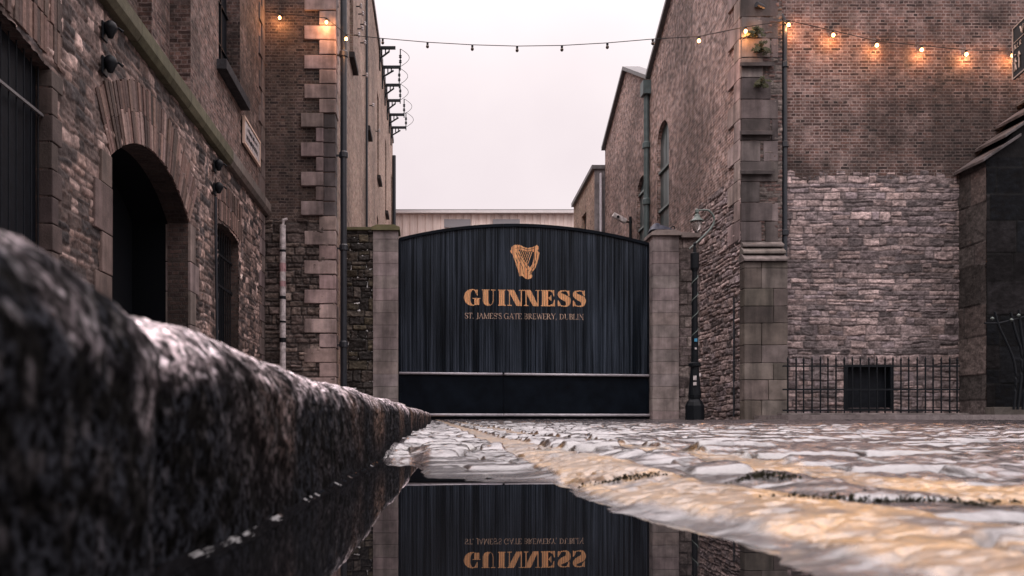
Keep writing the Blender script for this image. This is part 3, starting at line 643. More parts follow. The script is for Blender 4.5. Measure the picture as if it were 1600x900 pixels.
# small white insulators on the side wall
for (px, py) in ((556, 10), (559, 22), (562, 38), (558, 45), (553, 55), (562, 67), (575, 165), (584, 205), (565, 118)):
    D_ = -XQ*F/(PX-px)*.985; z = CZ+(PY-py)*D_/F; p = frQs(D_-DQ, z, 0)
    mb = MB(); mb.tube([(p.x-.02, p.y, z), (p.x+.16, p.y, z)], .02, 6); mb.build('insulator_arm', M['iron'], QB)
    MB().lathe([(.03, z-.06), (.05, z-.02), (.03, z+.02), (.05, z+.05), (.02, z+.10)], p.x+.16, p.y, 8).build('insulator', M['white'], QB)
# bracket pole on the front wall
t_ = empty('waste_pipe', (-3.7, DQ-.1, .3), 'white peeling pipe with red stickers standing against the left brick wall', 'pipe')
xw = (442-PX)*(DQ-.12)/F; mb = MB(); ztp = CZ+(PY-352)*(DQ-.12)/F
mb.tube([(xw, DQ-.14, .25), (xw, DQ-.14, ztp)], .078, 12); mb.build('pipe', M['white'], t_)
mb = MB(); mb.tube([(xw, DQ-.14, ztp), (xw+.02, DQ-.14, ztp+.13), (xw+.12, DQ-.14, ztp+.16)], [.03, .05, .03], 8); mb.build('cowl', M['white'], t_)
for z, h, mm in ((4.0, .22, 'red'), (3.62, .14, 'red'), (3.3, .08, 'iron'), (2.7, .05, 'iron'), (4.5, .06, 'iron'), (2.2, .12, 'iron')):
    MB().lathe([(.081, z), (.081, z+h)], xw, DQ-.14, 12).build('sticker', M[mm], t_)
# iron telephone brackets along the top of the side wall
for i, (D_, py, pl) in enumerate(((38.6, 77, 26), (40.6, 107, 30), (42.8, 135, 24), (44.8, 159, 22), (46.8, 181, 25), (48.8, 201, 25))):
    z = CZ+(PY-py)*D_/F; x0 = XQ+.0075*(D_-DQ); L_ = pl*D_/F*.98
    t_ = empty('pole_bracket', (x0, D_, z), 'iron wire bracket on the wall top, %s from the nearest' % ('first' if i == 0 else ['', 'second', 'third', 'fourth', 'fifth', 'sixth'][i]), 'bracket', 'iron wire brackets along the parapet')
    mb = MB(); mb.box(x0-.3, x0+L_, D_-.05, D_+.05, z, z+.13)
    mb.tube([(x0, D_, z-.65), (x0+.1, D_, z-.38), (x0+L_*.62, D_, z-.1)], .045, 6)
    for k in range(3): cx = x0+.12+k*.17; mb.tube([(cx, D_, z), (cx, D_, z-.28+k*.07)], .03, 6)
    mb.build('bracket_arm', M['iron'], t_)
    MB().box(x0-.10, x0+.06, D_-.12, D_+.12, z-.95, z+.45).build('wall_plate', M['iron'], t_)
    if i:
        MB().tube([(x0+L_-.02, D_, z-.1), (x0+L_-.02, D_, z+.95)], .028, 6).build('upright', M['iron'], t_)
        mb = MB()
        for zz in (.25, .5): mb.lathe([(.03, z+zz), (.075, z+zz+.04), (.05, z+zz+.09), (.075, z+zz+.13), (.02, z+zz+.18)], x0+L_-.02, D_, 8)
        mb.build('insulator', M['iron'], t_)
        a = [(x0+L_+.42*math.sin(math.pi*k/10), D_, z+.1+.85*k/10) for k in range(11)]
        MB().tube(a, .013, 5).build('wire_loop', M['iron'], t_)
t_ = None

# ------------------------------------------------------------------ walls and pillars either side of the gate
DG = 22.75; SG = DG/F
gx = lambda px: (px-PX)*SG
gzf = lambda py: CZ+(PY-py)*SG
def pillar(name, x0, x1, z1, label, cap_col, seed):
    random.seed(seed)
    t_ = empty(name, ((x0+x1)/2, DG+.3, .2), label, 'pillar'); mb = MB(); z = .15
    while z < z1-.12:
        h = min(.335, z1-.12-z); mb.box(x0, x1, DG-.05, DG+.62, z+.003, z+h-.003, rc((.39, .33, .325), .10)); z += h
    mb.build('shaft', M['ashlar'], t_, bevel=.006)
    MB().prism([(x0-.05, z1-.12), (x1+.05, z1-.12), (x1+.05, z1-.03), (x1-.10, z1+.03), (x0+.10, z1+.03), (x0-.05, z1-.03)], lambda u, v, t: (u, DG-.12+t*.8, v), cap_col).build('cap', M['course'], t_, bevel=.008)
    return t_
pillar('gate_pillar', gx(583), gx(622), gzf(354), 'pale stone gate pillar with mossy cap, left of the black gate', (.16, .15, .08), 1)
pillar('gate_pillar', gx(1019), gx(1060), gzf(362), 'pale stone gate pillar right of the black gate', (.27, .23, .22), 2)
frG = frameP((0, DG+.05, 0), (1, 0, 0), (0, -1, 0))
w1 = empty('boundary_wall', (-2, DG+.2, .2), 'short dark rubble wall between the left gate pillar and the storehouse', 'wall')
rubble('face', frG, XQ-.02, gx(583)-.004, .15, gzf(360), w1, course=(.15, .34), length=(.2, .5), relief=.06, pal=PAL_D, mort=(.03, .027, .025), seed=33)
MB().box(XQ+.02, gx(583)-.005, DG+.06, DG+.5, .15, gzf(360)).build('core', M['soot'], w1)
mb = MB(); mb.box(XQ+.02, gx(583)-.06, DG-.05, DG+.55, gzf(360)+.005, gzf(355), (.15, .14, .08)); mb.build('cap', M['course'], w1, bevel=.01)
w2 = empty('boundary_wall', (7.1, DG+.2, .2), 'short coursed stone wall between the right gate pillar and the tall brick hall', 'wall')
rubble('face', frG, gx(1060)+.004, 7.50, .15, gzf(372), w2, course=(.24, .34), length=(.3, .7), relief=.02, pal=[(.20, .165, .16), (.16, .13, .13), (.24, .20, .19)], mort=(.09, .075, .07), seed=34, joint=.006, warp=.012)
MB().box(gx(1060)+.005, 7.46, DG+.08, DG+.5, .15, gzf(372)).build('core', M['soot'], w2)
mb = MB(); mb.box(gx(1060)+.06, 7.46, DG-.08, DG+.55, gzf(372)+.005, gzf(364), (.26, .22, .21)); mb.build('cap', M['course'], w2, bevel=.01)

# ------------------------------------------------------------------ the gate
GT = empty('brewery_gate', ((gx(622)+gx(1018))/2, DG+.2, .2), 'tall black corrugated double gate with gold harp and lettering between two stone pillars', 'gate')
GX0, GX1, GXM = gx(623), gx(1018), gx(788); DP = DG+.30
P_ = .066; KD = .030
def prof(x):
    t = (x/P_) % 1.0
    return KD*np.interp(t, [0, .12, .5, .62, 1.0], [0, 1, 1, 0, 0])   # 0 = proud rib, 1 = trough
tilt = lambda x: -.0105*(x-GX0)
def ztop(x):
    t = (x-GX0)/(GX1-GX0); return gzf(371.5)+(gzf(379)-gzf(371.5))*t+4*.465*t*(1-t)*(1.0-.05*t)+.03
keys = sorted(set([GX0, GX1, GXM-.003, GXM+.003]+[k*P_+o*P_ for k in range(int(GX0/P_)-1, int(GX1/P_)+2) for o in (0, .12, .5, .62)]))
keys = [k for k in keys if GX0 <= k <= GX1]
RZ = lambda x: gzf(582)+tilt(x)
for (a, b_) in ((GX0, GXM-.003), (GXM+.003, GX1)):
    ks = [k for k in keys if a <= k <= b_]; vs = []; fs = []
    for k in ks:
        y = DP+float(prof(k)); vs += [(k, y, RZ(k)), (k, y, ztop(k)), (k, DP+.05, ztop(k)), (k, DP+.05, RZ(k))]
    for i in range(len(ks)-1):
        o = i*4; fs += [(o, o+4, o+5, o+1), (o+1, o+5, o+6, o+2), (o+2, o+6, o+7, o+3)]
    LF = MB().add(vs, fs).build('gate_leaf', M['gate'], GT)
    MB().hexa([(a, DP-.005, .25+tilt(a)), (b_, DP-.005, .25+tilt(b_)), (b_, DP-.005, RZ(b_)-.0), (a, DP-.005, RZ(a))],
              [(a, DP+.05, .25+tilt(a)), (b_, DP+.05, .25+tilt(b_)), (b_, DP+.05, RZ(b_)), (a, DP+.05, RZ(a))]).build('kick_panel', M['gateflat'], LF)
    MB().tube([(a, DP-.05, RZ(a)), (b_, DP-.05, RZ(b_))], .036, 12).build('middle_rail', M['rail'], LF, smooth=True)
    MB().tube([(a, DP-.06, gzf(648)+tilt(a)*.2), (b_, DP-.06, gzf(648)+tilt(b_)*.2)], .042, 12).build('bottom_rail', M['rail'], LF, smooth=True)
    n = 24; tp = []
    for i in range(n+1):
        x = a+(b_-a)*i/n; tp.append(x)
    vs = []; fs = []
    for x in tp: vs += [(x, DP-.04, ztop(x)-.05), (x, DP+.08, ztop(x)-.05), (x, DP+.08, ztop(x)+.03), (x, DP-.04, ztop(x)+.03)]
    for i in range(n): o = i*4; fs += [(o+k, o+(k+1) % 4, o+4+(k+1) % 4, o+4+k) for k in range(4)]
    fs += [(0, 1, 2, 3), (n*4+3, n*4+2, n*4+1, n*4)]
    MB().add(vs, fs).build('top_bar', M['gateflat'], LF)
for x in (GX0, GX1): MB().box(x-.03, x+.05 if x == GX0 else x+.0, DP-.03, DP+.10, .22, ztop(x)).build('edge_post', M['gateflat'], GT)
MB().box(GXM-.05, GXM+.05, DP+.052, DP+.08, .28, ztop(GXM)-.06).build('seam_strip', M['gateflat'], GT)
MB().box(GX0, GX1, DP-.03, DP+.08, .20, .28).build('threshold', M['gateflat'], GT)
MB().tube([(GXM, DP-.10, gzf(583)-.02), (GXM, DP-.10, gzf(583)+.04)], .03, 8).build('latch', M['iron'], GT)

# lettering: filled shapes sampled on a fine grid and laid over the ribs
def seg_d(x, y, pts, rad=None):
    best = np.full(x.shape, 1e9)
    for i in range(len(pts)-1):
        (x0, y0), (x1, y1) = pts[i][:2], pts[i+1][:2]; dx, dy = x1-x0, y1-y0; l2 = dx*dx+dy*dy+1e-12
        t = np.clip(((x-x0)*dx+(y-y0)*dy)/l2, 0, 1); r0, r1 = (pts[i][2], pts[i+1][2]) if rad is None else (rad, rad)
        best = np.minimum(best, np.hypot(x-x0-t*dx, y-y0-t*dy)-(r0+(r1-r0)*t))
    return best < 0
def smooth_pts(p, k=3):
    for _ in range(k):
        q = [p[0]]
        for a, b_ in zip(p[:-1], p[1:]):
            q.append(tuple(.75*i+.25*j for i, j in zip(a, b_))); q.append(tuple(.25*i+.75*j for i, j in zip(a, b_)))
        p = q+[p[-1]]
    return p
rect = lambda x, y, a, b_, c, d_: (x >= a) & (x <= b_) & (y >= c) & (y <= d_)
ell = lambda x, y, cx, cy, a, b_: ((x-cx)/a)**2+((y-cy)/b_)**2 < 1
SF = .055
def gI(x, y): return rect(x, y, .07, .43, 0, 1) | rect(x, y, 0, .50, 0, SF) | rect(x, y, 0, .50, 1-SF, 1)
def gU(x, y):
    o = (ell(x, y, .44, .32, .36, .335) & ~ell(x, y, .59, .34, .15, .29)) & (y < .33)
    return o | rect(x, y, .08, .44, .32, 1) | rect(x, y, .74, .80, .32, 1) | rect(x, y, 0, .52, 1-SF, 1) | rect(x, y, .62, .92, 1-SF, 1)
def gN(x, y):
    return inpoly(x, y, [(.04, 1), (.44, 1), (.95, 0), (.60, 0)]) | rect(x, y, .12, .185, 0, 1) | rect(x, y, .885, .95, 0, 1) | rect(x, y, 0, .30, 0, SF) | rect(x, y, 0, .3, 1-SF, 1) | rect(x, y, .76, 1.06, 1-SF, 1)
def gE(x, y):
    o = rect(x, y, .07, .45, 0, 1) | rect(x, y, 0, .5, 0, SF) | rect(x, y, 0, .5, 1-SF, 1) | rect(x, y, .4, .86, 1-SF, 1) | rect(x, y, .4, .9, 0, SF) | rect(x, y, .4, .66, .475, .53)
    return o | inpoly(x, y, [(.55, .96), (.86, .96), (.86, .62), (.81, .62), (.74, .85)]) | inpoly(x, y, [(.52, .04), (.9, .04), (.9, .40), (.85, .40), (.78, .17)]) | inpoly(x, y, [(.5, .5), (.61, .64), (.66, .70), (.66, .31), (.61, .37)])
SP = smooth_pts([(.76, .74, .03), (.68, .95, .03), (.42, .985, .025), (.17, .92, .06), (.17, .70, .15), (.42, .55, .19), (.66, .44, .19), (.70, .24, .14), (.62, .02, .06), (.40, .012, .025), (.20, .04, .03), (.09, .26, .03)], 3)
def gS(x, y): return seg_d(x, y, SP) | inpoly(x, y, [(.78, 1), (.78, .64), (.73, .64), (.58, .95)]) | inpoly(x, y, [(.05, 0), (.05, .37), (.10, .37), (.26, .05)])
def gG(x, y):
    ring = ell(x, y, .52, .5, .52, .52) & ~ell(x, y, .60, .5, .20, .46)
    o = ring & ((x < .62) | ((y > .70) & (x < .82)) | (y < .12))
    return o | rect(x, y, .66, .98, .03, .46) | rect(x, y, .55, 1.05, .42, .47) | inpoly(x, y, [(.62, .97), (.88, .99), (.88, .62), (.83, .62), (.78, .80)])
def cells(name, mask, xs, zs, m, parent, off=.003, xoff=0):
    """mask[nz,nx] -> quads draped on the corrugated face"""
    nz, nx = mask.shape; vs = []; fs = []; ids = {}
    kx_ = set(np.round(np.searchsorted(xs, keys)).tolist())
    def vid(i, j):
        k = (i, j)
        if k not in ids:
            x = xs[i]; ids[k] = len(vs); vs.append((x, DP+float(prof(x))-off, zs[j]+tilt(x)))
        return ids[k]
    for j in range(nz):
        row = mask[j]; i = 0
        while i < nx:
            if row[i]:
                s0 = i
                while i < nx and row[i]:
                    i += 1
                    if i in kx_: break
                fs.append((vid(s0, j), vid(i, j), vid(i, j+1), vid(s0, j+1)))
            else: i += 1
    me = bpy.data.meshes.new(name); me.from_pydata(vs, [], fs); me.update()
    o = link(name, me, m, parent)
    return o
C_ = .0055
tx0, tx1 = gx(725.6), gx(918.2); tz0, tz1 = gzf(473.3), gzf(448.0); hcap = tz1-tz0
xs = np.arange(tx0-.05, tx1+.05, C_); zs = np.arange(tz0-.03, tz1+.04, C_)
xc, zc = np.meshgrid((xs[:-1]+xs[1:])/2, (zs[:-1]+zs[1:])/2); mk = np.zeros(xc.shape, bool)
u_ = (xc-tx0)/(tx1-tx0)*1540; v_ = (zc-tz0)/hcap
for fn, a, sc in ((gG, 0, 200), (gU, 225, 190), (gI, 432, 195), (gN, 548, 196), (gN, 758, 196), (gE, 976, 196), (gS, 1178, 208), (gS, 1370, 208)): mk |= fn((u_-a)/sc, v_)
cells('brand_lettering', mk, xs, zs, M['gold'], GT)
# small line of serif capitals
def ser(x, y, px_, bot=True, w_=.12):
    return rect(x, y, px_-w_, px_+w_, 0, .05) if bot else rect(x, y, px_-w_, px_+w_, .95, 1)
T_, t2 = .055, .028
def line_(x, y, a, b_, r): return seg_d(x, y, [a, b_], r)
def sm(ch, x, y):
    st = lambda q: rect(x, y, q-T_, q+T_, 0, 1) | ser(x, y, q) | ser(x, y, q, False)
    if ch == 'S': return seg_d(x, y, smooth_pts([(.50, .76, .03), (.44, .98, .03), (.10, .98, .04), (.10, .62, .06), (.52, .42, .07), (.52, .02, .04), (.14, .0, .03), (.06, .26, .03)], 2)), .60
    if ch == 'T': return st(.35) | rect(x, y, .02, .68, .94, 1) | rect(x, y, .02, .07, .78, 1) | rect(x, y, .63, .68, .78, 1), .72
    if ch == '.': return ell(x, y, .1, .06, .08, .08), .30
    if ch == ',': return ell(x, y, .1, .06, .08, .08) | line_(x, y, (.14, .04), (.06, -.14), .03), .30
    if ch == "'": return line_(x, y, (.12, .98), (.07, .74), .04), .24
    if ch == ' ': return np.zeros(x.shape, bool), .34
    if ch == 'J': return rect(x, y, .24, .35, .1, 1) | ser(x, y, .3, False) | seg_d(x, y, smooth_pts([(.3, .2, .05), (.28, -.08, .04), (.02, -.05, .04)], 2)), .46
    if ch == 'A': return line_(x, y, (.07, .0), (.38, .98), t2) | line_(x, y, (.38, .98), (.68, 0), T_) | rect(x, y, .2, .56, .30, .36) | ser(x, y, .07) | ser(x, y, .68), .80
    if ch == 'M': return line_(x, y, (.12, 0), (.14, 1), t2) | line_(x, y, (.14, 1), (.46, .05), T_) | line_(x, y, (.46, .05), (.80, 1), t2) | rect(x, y, .77, .88, 0, 1) | ser(x, y, .12) | ser(x, y, .82), 1.0
    if ch == 'E': return st(.14) | rect(x, y, .1, .56, .94, 1) | rect(x, y, .1, .58, 0, .06) | rect(x, y, .1, .46, .48, .54) | rect(x, y, .52, .57, .8, 1) | rect(x, y, .54, .59, 0, .22), .66
    if ch == 'G': return (ell(x, y, .42, .5, .42, .52) & ~ell(x, y, .44, .5, .32, .46) & ((x < .62) | (y > .78) | (y < .3))) | rect(x, y, .62, .73, .05, .44) | rect(x, y, .5, .82, .40, .45), .88
    if ch in 'BR':
        o = st(.14) | (ell(x, y, .26, .74, .30, .26) & ~ell(x, y, .26, .74, .20, .20) & (x > .16))
        if ch == 'B': o |= (ell(x, y, .28, .27, .34, .27) & ~ell(x, y, .28, .27, .23, .21) & (x > .16)); return o, .70
        return o | line_(x, y, (.34, .48), (.66, .02), T_) | ser(x, y, .68, True, .07), .76
    if ch == 'W': return line_(x, y, (.08, 1), (.32, .02), T_) | line_(x, y, (.32, .02), (.52, .95), t2) | line_(x, y, (.50, .95), (.74, .02), T_) | line_(x, y, (.74, .02), (.96, 1), t2) | ser(x, y, .1, False) | ser(x, y, .94, False), 1.06
    if ch == 'Y': return line_(x, y, (.08, 1), (.36, .48), T_) | line_(x, y, (.64, 1), (.36, .48), t2) | rect(x, y, .31, .41, 0, .5) | ser(x, y, .36) | ser(x, y, .08, False) | ser(x, y, .64, False), .74
    if ch == 'D': return st(.14) | (ell(x, y, .24, .5, .50, .50) & ~ell(x, y, .24, .5, .38, .44) & (x > .16)), .84
    if ch == 'U': return rect(x, y, .09, .19, .3, 1) | rect(x, y, .60, .65, .3, 1) | (ell(x, y, .37, .3, .28, .31) & ~ell(x, y, .395, .3, .205, .25) & (y < .31)) | ser(x, y, .14, False) | ser(x, y, .62, False), .80
    if ch == 'L': return st(.14) | rect(x, y, .1, .56, 0, .06) | rect(x, y, .52, .57, 0, .24), .64
    if ch == 'I': return st(.14), .34
    if ch == 'N': return rect(x, y, .12, .17, 0, 1) | line_(x, y, (.12, 1), (.68, .02), T_) | rect(x, y, .64, .69, 0, 1) | ser(x, y, .14) | ser(x, y, .14, False) | ser(x, y, .67, False), .86
txt = "ST. JAMES'S GATE BREWERY, DUBLIN"
z1_ = np.zeros((1, 1)); adv = [sm(c, z1_, z1_)[1] for c in txt]; tot = sum(adv)
sx0, sx1 = gx(726.8), gx(916); sz0, sz1 = gzf(494.2), gzf(485.2)
xs = np.arange(sx0-.02, sx1+.05, .0045); zs = np.arange(sz0-.04, sz1+.01, .0045)
xc, zc = np.meshgrid((xs[:-1]+xs[1:])/2, (zs[:-1]+zs[1:])/2); mk = np.zeros(xc.shape, bool); v_ = (zc-sz0)/(sz1-sz0); a = 0
for c, w_ in zip(txt, adv):
    sel = ((xc-sx0)/(sx1-sx0)*tot > a-.15) & ((xc-sx0)/(sx1-sx0)*tot < a+w_+.2)
    g = sm(c, ((xc-sx0)/(sx1-sx0)*tot-a), v_)[0]; mk |= g & sel; a += w_
cells('address_lettering', mk, xs, zs, M['cream'], GT)
# harp
hb = [(250, 190), (300, 150), (370, 143), (430, 152), (480, 185), (560, 205), (640, 195), (700, 168), (740, 146), (765, 180), (772, 215), (748, 255), (782, 300), (772, 370), (745, 480), (705, 590), (650, 655), (625, 700), (652, 735), (630, 780), (565, 802), (505, 782), (470, 742), (430, 735), (415, 752), (398, 730), (396, 690), (350, 560), (305, 420), (262, 310), (228, 285), (228, 250), (252, 240)]
hole = [(385, 235), (430, 238), (490, 258), (560, 268), (640, 258), (680, 285), (676, 400), (650, 510), (600, 585), (560, 520), (480, 425), (415, 320)]
xs = np.arange(gx(797), gx(848), .0045); zs = np.arange(gzf(434), gzf(374), .0045)
xc, zc = np.meshgrid((xs[:-1]+xs[1:])/2, (zs[:-1]+zs[1:])/2)
hx = ((xc/SG+PX)-780)*12; hy = ((PY-(zc+tilt(xc)-CZ)/SG)-365)*12-18
mk = inpoly(hx, hy, hb) & ~inpoly(hx, hy, hole)
for k in range(7):
    a = 432+k*37; e = (a-30-k*11, 300+k*36); mk |= seg_d(hx, hy, [(a, 240), e], 6.5)
for ptl in ([(735, 300), (722, 430), (680, 560), (600, 680)], [(335, 285), (395, 420), (455, 560), (480, 700)], [(375, 290), (460, 450), (530, 560), (575, 640)], [(330, 210), (430, 200), (560, 238), (700, 210)], [(600, 720), (640, 650)], [(330, 400), (370, 500)]):
    mk &= ~seg_d(hx, hy, ptl, 5.0)
mk |= seg_d(hx, hy, [(655, 250), (560, 515)], 6)
cells('harp_emblem', mk, xs, zs, M['gold'], GT)

# ------------------------------------------------------------------ shed behind the gate
t_ = empty('industrial_shed', (3, 52, .3), 'low cream corrugated shed with white gutter seen above the gate', 'building'); DS = 52.0; q = DS/F
zt_ = CZ+(PY-334)*q; x0, x1 = (605-PX)*q, (915-PX)*q; mb = MB(); x = x0; vs = []; fs = []; k = 0
while x < x1:
    y = DS-(.05 if (k % 4) in (0, 1) else 0); vs += [(x, y, .5), (x, y, zt_)]; x += (.04 if k % 2 else .20); k += 1
fs = [(2*i, 2*i+2, 2*i+3, 2*i+1) for i in range(k-1)]
MB().add(vs, fs).build('cladding', M['shed'], t_); MB().box(x0, x1, DS+.06, DS+10, .5, zt_-.05).build('body', M['shed'], t_)
MB().box(x0-.1, x1, DS-.35, DS+.1, zt_-.02, zt_+.14).build('gutter', M['shedtrim'], t_)
MB().box(x0, x1, DS-.15, DS+11, zt_+.15, zt_+.24).build('roof', M['slate'], t_)
for a, b_ in ((694, 735), (770, 812)): MB().box((a-PX)*q, (b_-PX)*q, DS-.09, DS-.06, CZ+(PY-356)*q, CZ+(PY-343)*q).build('window', M['shedglass'], t_)

# ------------------------------------------------------------------ brick halls on the right
XR, DR = 7.47, 19.74
RB = empty('brick_hall', (XR+4, 24, .3), 'large gabled brick and rubble hall filling the right side of the street', 'building')
frR = frameP((XR, 0, 0), (0, 1, 0), (-1, 0, 0))
def win_loop(a, b_, zb, ztop_): h = (b_-a)/2; return arch_loop(a, b_, zb, ztop_-h*1.02, h*1.02, 14)[0]
wA = win_loop(25.75, 27.1, 3.5, 9.75)
# brick above a stepped line, rubble below
tr_z = 6.1
wall_poly('side_wall', frR, [(DR+.0, tr_z), (21.5, tr_z), (21.5, 5.9), (23.4, 5.9), (23.4, .2), (28.0, .2), (28.0, 11.75), (23.9, 14.05), (DR, 11.75)], [wA], M['brick_side'], RB, depth=.2)
rubble('lower_side_wall', frR, DR, 23.42, .15, 6.12, RB, res=.018, relief=.04, course=(.08, .20), length=(.14, .45), pal=[tuple(a*1.35 for a in c) for c in PAL_R], mort=(.17, .135, .13), seed=44, warp=.05, joint=.007)
mb = MB().hexa([frR(u, v, -.16) for u, v in ((25.75, 3.5), (27.1, 3.5), (27.1, 9.75), (25.75, 9.75))], [frR(u, v, -.12) for u, v in ((25.75, 3.5), (27.1, 3.5), (27.1, 9.75), (25.75, 9.75))]); wo = mb.build('window', M['glass'], RB)
def wbars(a, b_, zb, zt2, par):
    mb = MB()
    for v in np.arange(zb+1.0, zt2-.3, 1.25): mb.hexa([frR(a, v, -.11), frR(b_, v, -.11), frR(b_, v+.07, -.11), frR(a, v+.07, -.11)], [frR(a, v, -.05), frR(b_, v, -.05), frR(b_, v+.07, -.05), frR(a, v+.07, -.05)])
    u = (a+b_)/2; mb.hexa([frR(u, zb, -.07), frR(u+.06, zb, -.07), frR(u+.06, zt2, -.11), frR(u, zt2, -.11)], [frR(u, zb, -.07), frR(u+.06, zb, -.07), frR(u+.06, zt2, -.11), frR(u, zt2, -.11)])
    mb.build('window_bars', M['frame'], par)
wbars(25.76, 27.09, 3.5, 9.6, wo)
# roof verge slabs
def verge(par, pts, t=.14):
    for (a, b_) in zip(pts[:-1], pts[1:]):
        MB().hexa([(XR-.14, a[0], a[1]), (XR+.5, a[0], a[1]), (XR+.5, b_[0], b_[1]), (XR-.14, b_[0], b_[1])], [(XR-.14, a[0], a[1]+t), (XR+.5, a[0], a[1]+t), (XR+.5, b_[0], b_[1]+t), (XR-.14, b_[0], b_[1]+t)]).build('roof_verge', M['slate'], par)
verge(RB, [(DR-.1, 11.7), (23.9, 14.07), (27.98, 11.77)])
MB().box(XR+.45, 22, DR+.5, 27.9, .2, 11.6).build('body', M['brick_dark'], RB)
# front wall facing the viewer
DF = 19.95; frF = frameP((0, DF, 0), (1, 0, 0), (0, -1, 0)); fz = 6.1; XP = 8.41
vent = [((1322-PX)*DF/F, .50), ((1391-PX)*DF/F, .50), ((1391-PX)*DF/F, 1.50), ((1322-PX)*DF/F, 1.50)]
wall_poly('front_wall', frF, [(XP-.1, fz-.2), (18, fz-.2), (18, 13), (XP-.1, 13)], [], M['brick_right'], RB)
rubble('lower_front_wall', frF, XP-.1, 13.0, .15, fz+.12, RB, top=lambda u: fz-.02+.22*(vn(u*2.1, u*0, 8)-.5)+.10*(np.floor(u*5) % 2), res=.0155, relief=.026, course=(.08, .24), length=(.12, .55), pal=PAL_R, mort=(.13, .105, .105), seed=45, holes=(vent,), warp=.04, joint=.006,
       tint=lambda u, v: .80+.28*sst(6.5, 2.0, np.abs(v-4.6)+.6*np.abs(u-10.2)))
mb = MB()
mb.box(vent[0][0]-.02, vent[1][0]+.02, DF+.16, DF+.22, .45, 1.55); v_o = mb.build('vent', M['dark'], RB)
mb = MB()
for a, b_, c, d_ in ((vent[0][0]-.04, vent[0][0]+.02, .46, 1.54), (vent[1][0]-.02, vent[1][0]+.04, .46, 1.54)): mb.box(a, b_, DF-.05, DF+.16, c, d_)
for c in (.46, 1.50): mb.box(vent[0][0]+.021, vent[1][0]-.021, DF-.05, DF+.16, c, c+.04)
for k in range(0): mb.box(vent[0][0]+.02, vent[1][0]-.02, DF+.05, DF+.12, .56+k*.135, .575+k*.135)
mb.build('vent_frame', M['iron'], v_o)
# corner pilaster: stone quoins with brick infill, wide weathered foot
mb = MB(); z = 4.45; k = 0; random.seed(12)
while z < 12.5:
    h = random.uniform(.44, .52); wl = (.62 if k % 2 else .42)*random.uniform(.9, 1.15)
    c = rc((.145, .12, .118), .6); mb.box(XR-.03, XR+wl, DR-.03, DR+(.30 if k % 2 else .62), z+.006, z+h-.006, c, .009)
    wr = (.18 if k % 2 else .36)*random.uniform(.8, 1.2)
    if random.random() < .6: mb.box(XP-wr-.10, XP-.10, DR-.02, DR+.2, z+.006, z+h-.006, rc((.16, .13, .13), .4), .008)
    z += h; k += 1
mb.build('pilaster_stones', M['ashlar'], RB, bevel=.012)
rubble('pilaster_infill', frameP((0, DR, 0), (1, 0, 0), (0, -1, 0)), XR+.01, XP, 4.4, 12.6, RB, course=(.075, .14), length=(.12, .3), relief=.02, pal=[(.10, .06, .055), (.13, .08, .07), (.16, .13, .12)], mort=(.10, .085, .08), seed=46)
MB().box(XP-.012, XP+.0, DR+.002, DF+.02, 4.4, 12.6, (.12, .1, .1)).build('pilaster_side', M['ashlar'], RB)
for z in (6.05, 6.98, 8.6): MB().prism([(0, 0), (.10, -.03), (.10, .05), (0, .09)], lambda u, v, t, z=z: (XR-.07+t*.78, DR-.03-u, z+v), (.09, .075, .075)).build('ledge', M['ashlar'], RB)
mb = MB(); z = .2; D0 = DR-.28
while z < 3.9:
    h = min(random.uniform(.38, .52), 3.92-z); k = random.choice((.34, .5, .62)); g = .75+.12*z/3.9
    g_f = .55+.45*abs(z-2.2)/2.2; c1 = rc(tuple(a*g_f for a in (.21, .175, .155)), .3); c2 = rc(tuple(a*g_f for a in (.21, .175, .16)), .3)
    mb.box(XR-.06, XR+k, D0, DR+.02, z+.005, z+h-.005, c1, .006); mb.box(XR+k+.012, XP+.02, D0+.004, DR+.02, z+.005, z+h-.005, c2, .006); z += h
mb.build('pilaster_foot', M['ashlar'], RB, bevel=.012)
mb = MB()
for k, (za, zb, y0, y1) in enumerate(((3.93, 4.12, D0-.06, D0+.08), (4.12, 4.30, D0+.03, D0+.17), (4.30, 4.46, D0+.12, D0+.24))):
    mb.prism([(y0, za), (y0, za+.05), (y1+.05, zb), (DR+.02, zb), (DR+.02, za)], lambda u, v, t, k=k: (XR-.08+.02*k+t*(1.03-.03*k), u, v), rc((.24, .20, .19), .1))
mb.build('weathered_cap', M['ashlar'], RB, bevel=.008)
# side quoins on the flank of the corner
mb = MB(); z = 4.5; k = 0
while z < 12.4:
    h = .48; mb.box(XR-.05, XR+.10, DR+.05, DR+(.42 if k % 2 else .85), z+.006, z+h-.006, rc((.46, .36, .34), .16)); z += h; k += 1
mb.build('corner_quoins', M['ashlar'], RB, bevel=.012)
# iron down pipe with a swan neck
xp = (1226-PX)*(DF-.12)/F; mb = MB(); zz = CZ+(PY-12)*(DF-.12)/F
arc = [(xp, DF-.12, z) for z in (4.0, 6, 8, zz-.45)]+[(xp-.40+.40*math.cos(a), DF-.12, zz-.45+.40*math.sin(a)) for a in [R(x) for x in range(10, 91, 10)]]+[(xp-.75, DF-.12-.2, zz-.02)]
mb.tube(arc, .062, 12)
for z in (4.6, 6.7, 8.6): mb.lathe([(.062, z), (.095, z+.02), (.095, z+.13), (.062, z+.16)], xp, DF-.12, 12); mb.box(xp-.12, xp+.12, DF-.06, DF, z+.04, z+.1)
mb.build('downpipe', M['pipe'], RB, smooth=False)
xr_ = (1153-PX)*20.1/F; mb = MB().tube([(XR-.05, 20.15, .3), (XR-.05, 20.15, 3.2)], .022, 8); mb.build('cable', M['pipe'], RB)
